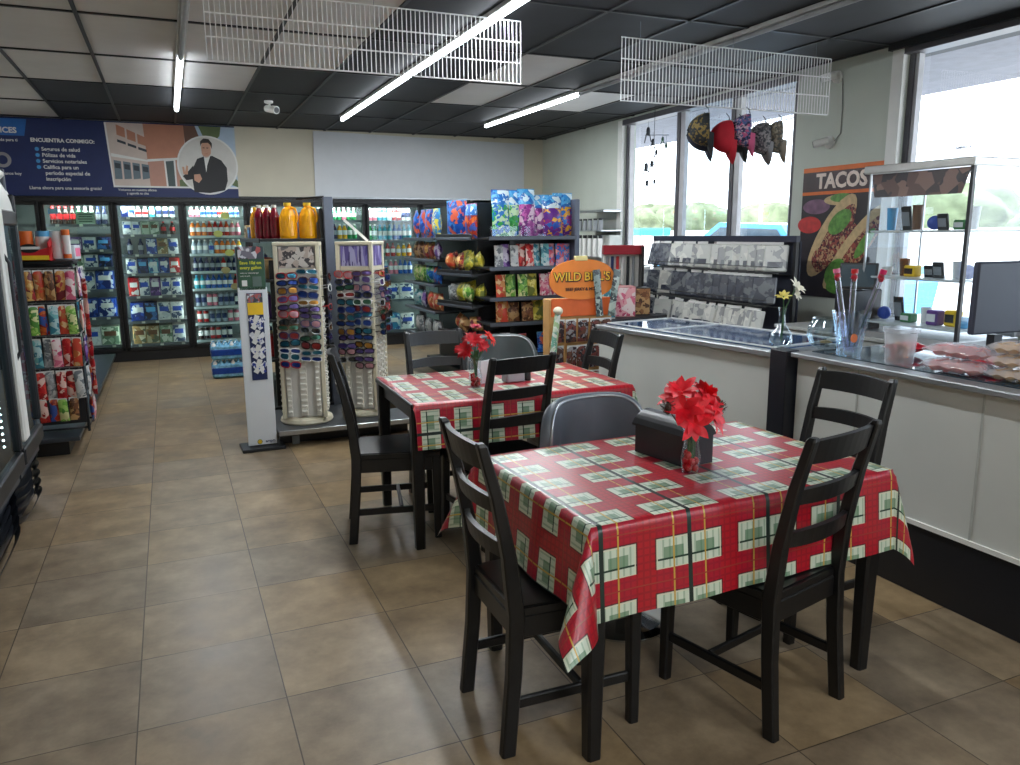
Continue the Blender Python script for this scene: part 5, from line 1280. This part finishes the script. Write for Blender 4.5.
# bud vase with pale flowers
t = root('bud_vase', 'clear bud vase with yellow and white flowers on the counter by the black post', 'vase', (2.90, 3.14, .943))
MB().lathe([(.045, 0), (.06, .02), (.055, .06), (.02, .11), (.015, .16), (.022, .2)], clear, 20).build('vase', t)
m = MB().tube([(0, 0, .02), (.005, 0, .2), (.0, 0, .26)], .003, leafgreen, 5).tube([(0, 0, .02), (.02, -.0, .2), (.05, -.03, .3)], .003, leafgreen, 5); m.build('stem', t)
for i, (p, d, mt_, r) in enumerate((((0, 0, .25), (-.3, -.3, .8), mat('olive_flower', (190, 176, 90), .6, noise=.3, scale=40), .05), ((.05, -.03, .30), (.2, -.6, .6), mat('ivory_flower', (232, 228, 206), .6, noise=.1), .06), ((.03, -.05, .27), (.3, -.8, .2), mat('ivory_flower', (232, 228, 206)), .045))):
    m = MB(); lily(m, p, d, r, mt_, 40 + i, 8, .2, .3); m.build('flower', t)
# fish bowl
t = root('glass_bowl', 'clear goldfish-shaped glass bowl on the counter beside the crystal vase', 'bowl', (3.00, 2.93, CT))
MB().lathe([(.05, 0), (.078, .02), (.096, .07), (.09, .115), (.07, .145), (.074, .155)], glass('bowl_glass', (225, 236, 240), .10, .75), 24).build('bowl', t)
for i in range(5):
    m = MB().box((.03 * math.cos(i * 1.3), .03 * math.sin(i * 1.3), .015 + .008 * i), (.05, .03, .012), [whiteprint, darkmetal, grey, tan, whiteprint][i]); o = m.build('folded_note', t); o['label'] = 'small folded paper inside the bowl'
# crystal vase with rose tubes
t = root('crystal_vase', 'fluted crystal vase holding rose tubes on the counter', 'vase', (2.93, 2.72, CT))
m = MB()
def flute(u, v):
    a = 2 * PI * u; r = (.052 + .03 * v ** 1.5) * (1 + .06 * math.cos(12 * a + 5 * v)); return (r * math.cos(a), r * math.sin(a), .205 * v + (.008 * math.cos(6 * a) if v > .95 else 0))
m.grid(flute, 48, 8, glass('crystal_glass', (225, 240, 250), .12, .7, .08)); m.lathe([(0, .004), (.052, 0)], 'crystal_glass', 20); m.build('vase', t)
m = MB().prism([(.02 * math.cos(k * PI / 8), .09 + .02 * math.sin(k * PI / 8)) for k in range(16)], .004, orange, -.06, 'xz'); m.X = Matrix(); o = m.build('round_sticker', t); o.location = (-.035, -.0, 0)
tubeg = glass('tube_glass', (235, 230, 240), .1, .6)
for i, (dx, dy, tl) in enumerate(((-.03, .055, 'left'), (.0, .0, 'middle'), (.045, -.085, 'right'))):
    r = root('rose_tube', 'clear tube with a red rose standing in the crystal vase, %s one' % tl, 'rose tube', (2.93, 2.72, CT), 0, 'rose tubes in the crystal vase')
    b0 = Vector((dx * .15, dy * .15, .02)); b1 = Vector((dx * 1.3, dy * 1.3, .40)); dv = (b1 - b0).normalized()
    MB().tube([b0, b1], .013, tubeg, 10).build('tube', r)
    MB().tube([b0 + dv * .02, b1 - dv * .05], .002, leafgreen, 5).build('stem', r)
    m = MB(); m.ball(b1 - dv * .03, (.014, .014, .024), mat('rose_red', (190, 20, 50), .5, noise=.3, scale=50), 10, 8); lily(m, b1 - dv * .04, dv, .022, 'rose_red', 60 + i, 6, .5, .4); m.build('rose', r)
    MB().tube([b1 - dv * .014, b1 + dv * .006], .0155, [pink, red, mat('cap_magenta', (206, 24, 90), .4)][i], 10).build('stopper', r)
# white bucket
t = root('snack_tub', 'translucent white tub half filled with red-brown wrapped sweets on the counter', 'tub', (2.92, 2.43, CT))
MB().lathe([(.055, 0), (.058, .01), (.068, .145), (.076, .148), (.076, .162), (.068, .165)], film('milky_plastic', (232, 236, 244), .34), 28).build('bucket', t)
ra = random.Random(8)
for i in range(26):
    a, rr, z = ra.uniform(0, 6.28), .044 * math.sqrt(ra.random()), .012 + .085 * (i / 26)
    m = MB(); m.X = Matrix.Translation((rr * math.cos(a), rr * math.sin(a), z)) @ Matrix.Rotation(ra.uniform(0, 3), 4, (ra.random(), ra.random(), .3)); m.box((0, 0, 0), (.034, .02, .014), [mat('wrap_red', (150, 50, 46), .35), mat('wrap_tan', (206, 150, 120), .35), mat('wrap_rust', (120, 56, 44), .35)][i % 3], .004); m.build('wrapped_sweet', t)
# red bag
m = bag_mb(.13, .18, .06, printed('red_pouch', [(180, 24, 44), (206, 44, 60), (140, 16, 34), (220, 190, 190)], 10, .3), None)
solo('red_pouch', m, 'red pouch lying on the counter between the crystal vase and the tub', 'pouch', (3.12, 2.66, CT + .028), rot=(PI / 2 - .05, 0, 1.2))
m = bag_mb(.11, .16, .06, MATS['red_pouch'], None); solo('red_pouch', m, 'dark red pouch lying on the counter right of the tub', 'pouch', (3.12, 2.24, CT + .028), rot=(PI / 2 - .05, 0, .6))
# pink snack bags and pastries in clear bags
pinkm = printed('pink_wafer', [(206, 110, 110), (226, 140, 130), (190, 84, 92), (214, 120, 116)], 30, .4, (1, .3, 1)); wrap = film('cling_wrap', (236, 238, 246), .32, .12)
def sealed(name, lab, loc, rz, fill_, w, dpt, h, cat, fname, bands):
    t = root(name, lab, cat, loc, rz)
    for k in range(bands): 
        m = MB(); m.box((-w / 2 + w * (k + .5) / bands, 0, h * .45), (w / bands * .9, dpt * .8, h * .8), fill_, .012); m.build(fname, t)
    m = MB()
    def fn(sg):
        def g(u, v):
            k = max(0, math.sin(PI * u)) ** .35 * max(0, math.sin(PI * v)) ** .35
            return ((u - .5) * w * 1.35, (v - .5) * dpt * 1.15, h * .48 + sg * h * .56 * k + .004 * math.sin(23 * u + 9 * v) * math.sin(17 * v))
        return g
    m.grid(fn(1), 18, 12, wrap); m.grid(lambda u, v: fn(-1)(1 - u, v), 18, 12, wrap); m.build('clear_wrapper', t)
    return t
sealed('wafer_bag', 'clear bag of pink wafer snacks, lower of the pair on the counter', (2.95, 2.17, CT + .004), D(97), pinkm, .20, .13, .055, 'snack bag', 'pink_wafer', 4)
sealed('wafer_bag', 'clear bag of pink wafer snacks, upper of the pair on the counter', (2.96, 2.17, CT + .066), D(93), pinkm, .20, .13, .055, 'snack bag', 'pink_wafer', 4)
bun = mat('golden_bun', (206, 160, 90), .6, noise=.2, scale=30)
for k in range(3): sealed('bread_bag', 'clear bag of golden buns at the right edge of the counter, %s' % ('lowest', 'middle', 'topmost')[k], (2.99, 1.955, CT + .004 + .052 * k), D(95), bun, .14, .13, .046, 'bread bag', 'bun', 3)
# monitor back
t = root('monitor', 'dark flat monitor back at the right edge beside the glass food case', 'monitor', (3.49, 2.40, .949), D(-4))
MB().box((0, 0, .015), (.2, .16, .03), darkmetal, .006).build('base', t); MB().box((0, .0, .06), (.05, .04, .09), darkmetal).build('stand', t)
MB().box((0.02, 0, .275), (.36, .035, .33), mat('monitor_slate', (54, 58, 74), .5, noise=.04), .008).build('screen', t)

# back counter below the windows
bc = root('back_counter', 'low grey back counter under the windows behind the service counter', 'counter', (4.60, 0, 0))
MB().box((0, 3.05, .40), (.60, 3.3, .80), mat('back_counter_grey', (150, 152, 150), .5), .004).build('carcass', bc); MB().box((0, 3.05, .812), (.64, 3.34, .024), mat('back_counter_top', (170, 172, 170), .4), .004).build('worktop', bc)
# glass display case
DC = (4.60, 0, .824); y0, y1, hh = 3.22, 3.95, 1.08
t = root('food_display_case', 'tall glass food display case with shelves of small goods by the right window', 'display case', DC)
fm_ = MB(); al = mat('case_frame_aluminium', (186, 190, 194), .3, .6)
for x in (-.26, .26):
    for y in (y0, y1): fm_.box((x, y, hh / 2), (.022, .022, hh) if y == y0 else (.012, .012, hh), mat('case_post_dark', (40, 42, 48), .4) if (x < 0 and y == y0) else al)
fm_.box((0, (y0 + y1) / 2, .02), (.56, y1 - y0 + .04, .04), al, .004); fm_.build('frame', t)
MB().box((0, (y0 + y1) / 2, hh + .02), (.60, y1 - y0 + .06, .05), mat('case_top_silver', (206, 206, 204), .35, .3), .006).build('roof', t)
MB().add([(-.275, y0 + .05, hh - .16), (-.275, y1 - .05, hh - .16), (-.262, y1 - .01, hh - .01), (-.262, y0 + .01, hh - .01)], [(0, 1, 2, 3)], printed('case_header_art', [(62, 48, 50), (96, 70, 64), (44, 36, 42), (130, 100, 90)], 9, .4)).build('header_sign', t)
CSZ = [.10, .40, .70]
for z in CSZ: MB().box((0, (y0 + y1) / 2, z), (.5, y1 - y0 - .03, .014), mat('case_shelf_white', (206, 210, 210), .3), .003).build('shelf', t)
for y in (y0 + .0, y1): MB().add([(-.25, y, .04), (.25, y, .04), (.25, y, hh), (-.25, y, hh)], [(0, 1, 2, 3)], pane).build('side_pane', t)
MB().add([(-.262, y0, .04), (-.262, y1, .04), (-.262, y1, hh - .16), (-.262, y0, hh - .16)], [(0, 1, 2, 3)], pane).build('front_pane', t)
ra = random.Random(21); goods = [('teal cup', skyblue), ('dark pouch', darkmetal), ('yellow striped bracelet box', yellow), ('blue foil ball', blue), ('purple tin', purple), ('brown jar', brown), ('white cup', whiteprint), ('black phone case', black), ('green tag box', green)]
for k, z in enumerate(CSZ):
    for i in range(7):
        nm, mt_ = goods[(i * 2 + k * 3 + (i * k) % 2) % len(goods)]; y = y0 + .07 + (y1 - y0 - .14) * i / 6; h = ra.uniform(.05, .16); m = MB(); sh_ = (i + k) % 4
        if 'ball' in nm: m.ball((0, 0, .045), .045, mt_, 12, 8)
        elif 'cup' in nm or 'jar' in nm: m.lathe([(.026, 0), (.034, h), (.03, h), (.024, .01), (0, .01)], [mt_, whiteprint, mt_, mt_], 14)
        elif 'case' in nm or 'pouch' in nm: m.X = Matrix.Rotation(D(-12), 4, 'Y'); m.box((0, 0, h / 2 + .006), (.02, .075, h + .04), mt_, .006).box((-.011, 0, h / 2 + .01), (.004, .055, h * .7), grey)
        else: m.box((0, 0, h * .4), (.08, .08, h * .8), mt_, .008).box((-.041, 0, h * .4), (.004, .06, h * .4), black if mt_ is yellow else whiteprint)
        solo('display_item', m, '%s, %s from the far end on %s shelf of the glass case' % (nm, ORD[6 - i], ('lowest', 'middle', 'top')[k]), 'trinket', (DC[0] - .12 + .04 * (i % 2), y, DC[2] + z + .0085), group='small goods in the glass case')
t = root('tablet', 'black-framed tablet leaning beside the glass case', 'tablet', (4.30, 3.97, 1.14), D(-62))
m = MB(); m.X = Matrix.Rotation(D(-14), 4, 'X'); m.box((0, 0, .09), (.25, .014, .18), black, .006); m.build('case', t)
m = MB(); m.X = Matrix.Rotation(D(-14), 4, 'X'); m.box((0, -.008, .09), (.22, .003, .15), mat('screen_grey', (70, 84, 92), .15)); m.build('screen', t)
m = MB().box((0, 0, 0.155), (.26, .18, .31), darkmetal, .01)
solo('cash_box', m, 'dark box on the back counter carrying the tablet', 'box', (4.38, 4.02, .8245))

# packet rack in front of the three-light window
rk = root('packet_rack', 'three-tier black wire rack of sealed apparel packets below the three-light window', 'rack', (4.45, 5.82, 0))
m = MB()
for y in (-.98, -.02, .98):
    m.box((.12, y, .74), (.03, .03, 1.48), black).beam((-.12, y, .02), (.2, y, .02), .03, .03, black)
m.box((.12, 0, 1.47), (.04, 2.0, .05), mat('rack_navy', (36, 40, 60), .4)); m.build('frame', rk)
MB().box((.17, 0, 1.06), (.012, 1.96, .78), mat('rack_back_navy', (44, 48, 64), .6)).build('back_panel', rk)
RT3 = [(1.20, .04), (.945, -.06), (.68, -.16)]
for z, x in RT3:
    m = MB().tube([(x - .09, -.98, z), (x - .09, .98, z)], .006, black, 6).tube([(x + .1, -.98, z - .02), (x + .1, .98, z - .02)], .006, black, 6).tube([(x - .095, -.98, z + .05), (x - .095, .98, z + .05)], .004, black, 5)
    for k in range(20): m.tube([(x - .09, -.95 + .1 * k, z), (x + .12, -.95 + .1 * k, z - .02)], .003, black, 4)
    m.build('wire_tray', rk)
pw = printed('packet_white', [(206, 206, 200), (218, 218, 212), (200, 200, 196), (150, 152, 154), (196, 198, 194)], 9, .25); pd = printed('packet_dark', [(66, 70, 84), (48, 52, 66), (84, 88, 98), (110, 114, 120), (58, 62, 74)], 12, .25)
def packet(mt_):
    m = MB().box((0, 0, .115), (.19, .022, .22), mt_, .009); m.box((0, 0, .232), (.10, .004, .03), whiteprint).box((0, -.0118, .06), (.12, .002, .05), MATS['packet_dark']); return m
PW = Proto(tag(packet(pw).build('apparel_packet'), '', 'packet')); PD = Proto(tag(packet(pd).build('apparel_packet'), '', 'packet'))
for k, (z, x) in enumerate(RT3):
    n = (19, 18, 16)[k]
    for i in range(n):
        y = 5.82 + .93 - 1.86 * (i + .3) / n; tight = i > n * .55
        dark = (k == 0 and i < 3) or (k == 1 and not (i in (0, 3, 4))) or (k == 2 and i < 4)
        yaw = -PI / 2 + (D(38) if tight and k < 2 else D(R.choice((10, 24, -8, 30))))
        (PD if dark else PW).put((4.45 + x - .02 + .05 * (i % 2) * (0 if tight else 1), y, z + .004), 0, '%s sealed apparel packet, %s tray of the window rack, %d places from its far end' % ('dark' if dark else 'pale', ('top', 'middle', 'bottom')[k], i + 1), 'apparel packets on the window rack', (D(-14), 0, yaw))
# red-topped lighter display and cartons behind the far counter
t = root('lighter_display', 'countertop display with a red header and white front beside the packet rack', 'display', (3.93, 6.42, 0), D(-20))
MB().box((0, 0, .45), (.4, .3, .9), darkmetal, .004).build('stand', t); MB().box((0, .06, 1.14), (.34, .12, .48), white, .004).build('back_panel', t); MB().box((.01, -.02, 1.37), (.38, .10, .085), mat('crimson_header', (168, 22, 44), .4), .004).build('header', t)
MB().box((.18, 0, 1.14), (.02, .26, .52), black).build('side_panel', t); MB().box((.09, -.005, .97), (.12, .008, .12), printed('pink_white_card', [(230, 226, 230), (220, 60, 110), (236, 236, 236), (230, 150, 180)], 30, .4)).build('price_card', t)
for i in range(6): m = MB().box((-.14 + .05 * i, -.02, 1.16), (.026, .02, .30), [grey, navy, red, whiteprint, darkmetal, grey][i], .004); m.build('blister_strip', t)
t = root('small_shelf', 'narrow grey wall shelf left of the three-light window', 'shelf', (RX0, RY0, 0), RA)
MB().box((-.14, 4.15, 1.79), (.26, .62, .03), steel, .004).build('board', t); MB().box((-.02, 4.15, 1.74), (.02, .58, .08), steel).build('bracket', t)
t = root('pegboard_unit', 'pale wall unit with hanging vape pens below the narrow wall shelf', 'display', (RX0, RY0, 0), RA)
MB().box((-.10, 4.15, .75), (.18, .66, 1.5), mat('unit_pale', (196, 200, 196), .5), .004).build('cabinet', t)
MB().box((-.02, 4.15, 1.58), (.02, .66, .16), mat('unit_pale', (196, 200, 196))).build('back_panel', t)
for k, (z, h, n, nm) in enumerate(((1.62, .14, 5, 'grey'), (1.30, .26, 5, 'white'))):
    for i in range(n):
        m = MB().tube([(0, 0, 0), (0, 0, h * .85)], .03, whiteprint if k else grey, 8).tube([(0, 0, h * .85), (0, 0, h)], .026, black, 8)
        o = solo('vape_pen', m, '%s pen-shaped packet, %s from left on the wall unit by the windows' % (nm, ORD[i]), 'packet', (RX0 - .22 + .04, RY0 + 4.42 - .13 * i, z - .06), group='pen packets on the wall unit')
MB().box((-.16, 4.15, 1.235), (.3, .66, .012), steel).build('ledge', t); MB().box((-.16, 4.15, 1.553), (.3, .66, .012), steel).build('ledge', t)
for i, (x, y, c, nm, w, h) in enumerate(((3.35, 5.72, 'white and teal', 'white and teal', .14, .28), (3.55, 5.78, 'pink', 'faded pink', .2, .26), (3.76, 5.84, 'brown', 'dark brown', .16, .24))):
    m = carton_mb(w, .16, h, MATS['bag_' + c.replace(' ', '_')], sidec['white'] if i == 0 else (mat('faded_pink_card', (196, 140, 140), .5) if i == 1 else darkmetal))
    solo('stock_carton', m, '%s carton on the stand behind the showcase counter' % nm, 'box', (x, y, .82), D(-15), group='cartons behind the showcase counter')
m = MB().box((0, 0, .41), (.75, .4, .82), mat('stand_charcoal', (44, 46, 52), .5), .006)
solo('stock_stand', m, 'low dark stand behind the showcase counter carrying cartons', 'stand', (3.56, 5.80, 0), D(15))
# ------------------------------------------------------------------ light, world, camera
sc = bpy.context.scene
w = bpy.data.worlds.new('daylight'); sc.world = w; w.use_nodes = True
N, L = w.node_tree.nodes, w.node_tree.links; bg = N['Background']
sky = N.new('ShaderNodeTexSky'); sky.sky_type = 'HOSEK_WILKIE'; sky.turbidity = 6; sky.sun_direction = (-.4, -.5, .75)
mx = N.new('ShaderNodeMix'); mx.data_type = 'RGBA'; mx.inputs['Factor'].default_value = .75
L.new(sky.outputs[0], mx.inputs['A']); mx.inputs['B'].default_value = (.92, .96, 1, 1); L.new(mx.outputs['Result'], bg.inputs[0]); bg.inputs[1].default_value = WORLD
def area(name, loc, rot, sx, sy, power, col=(1, 1, 1), portal=False, spread=PI):
    d = bpy.data.lights.new(name, 'AREA'); d.shape = 'RECTANGLE'; d.size = sx; d.size_y = sy; d.energy = power; d.color = col; d.spread = spread
    if portal: d.cycles.is_portal = True
    o = bpy.data.objects.new(name, d); C.objects.link(o); o.location = loc; o.rotation_euler = rot; return o
def wy(y): return RX0 + .0242 * y
area('portal_far', (wy(2.37) + .2, RY0 + 2.37, 1.85), (0, PI / 2, RA), 2.0, 2.9, 1, portal=True)
area('portal_near', (wy(-3.4) + .2, RY0 - 3.4, 1.85), (0, PI / 2, RA), 2.0, 6.7, 1, portal=True)
for x, y0, y1 in ((.2, 6.65, 9.2), (1.95, 2.6, 9.3), (3.7, 6.9, 9.25), (.2, -3.4, -.4), (1.95, -3.4, -.4), (3.7, -3.4, -.4)):  # last three belong to the added fill strips behind the camera
    area('tube_light', (x, (y0 + y1) / 2, CEIL - .08), (0, 0, 0), .05, y1 - y0, TUBE * (y1 - y0), (.93, .98, 1))
for i in range(1, 7):
    area('cooler_light', ((MUL[i] + MUL[i + 1]) / 2, YF + .16, 1.885), (D(28), 0, 0), .6, .08, COOL * (.4 if i == 1 else .45), (.92, 1, .98))
for i in range(1, 8): area('cooler_light', (MUL[i], YF + .10, 1.0), (D(90), 0, 0), .04, 1.6, COOL * .2, (.92, 1, .98))
for y in (3.95, 4.91): area('upright_light', (-.90, y, 1.66), (0, D(28), 0), .06, .5 if y > 4.5 else 1.0, 10 if y > 4.5 else 14, (.8, .92, 1))
cd = bpy.data.cameras.new('camera'); co = bpy.data.objects.new('camera', cd); C.objects.link(co); sc.camera = co
cd.sensor_width = 36; cd.lens = 778 / 1020 * 36; cd.clip_start = .05; cd.clip_end = 300
M_ = Matrix.Rotation(-.4077, 4, 'Z') @ Matrix.Rotation(PI / 2 - .1895, 4, 'X') @ Matrix.Rotation(-.0070, 4, 'Z'); M_.translation = (0, 0, 1.53); co.matrix_world = M_
sc.view_settings.view_transform = 'Standard'; sc.view_settings.look = 'None'; sc.view_settings.exposure = EXPO; sc.view_settings.gamma = 1
sc.cycles.max_bounces = 8; sc.cycles.transparent_max_bounces = 16; sc.cycles.caustics_reflective = False; sc.cycles.caustics_refractive = False; sc.cycles.sample_clamp_indirect = 6
bpy.context.view_layer.update()
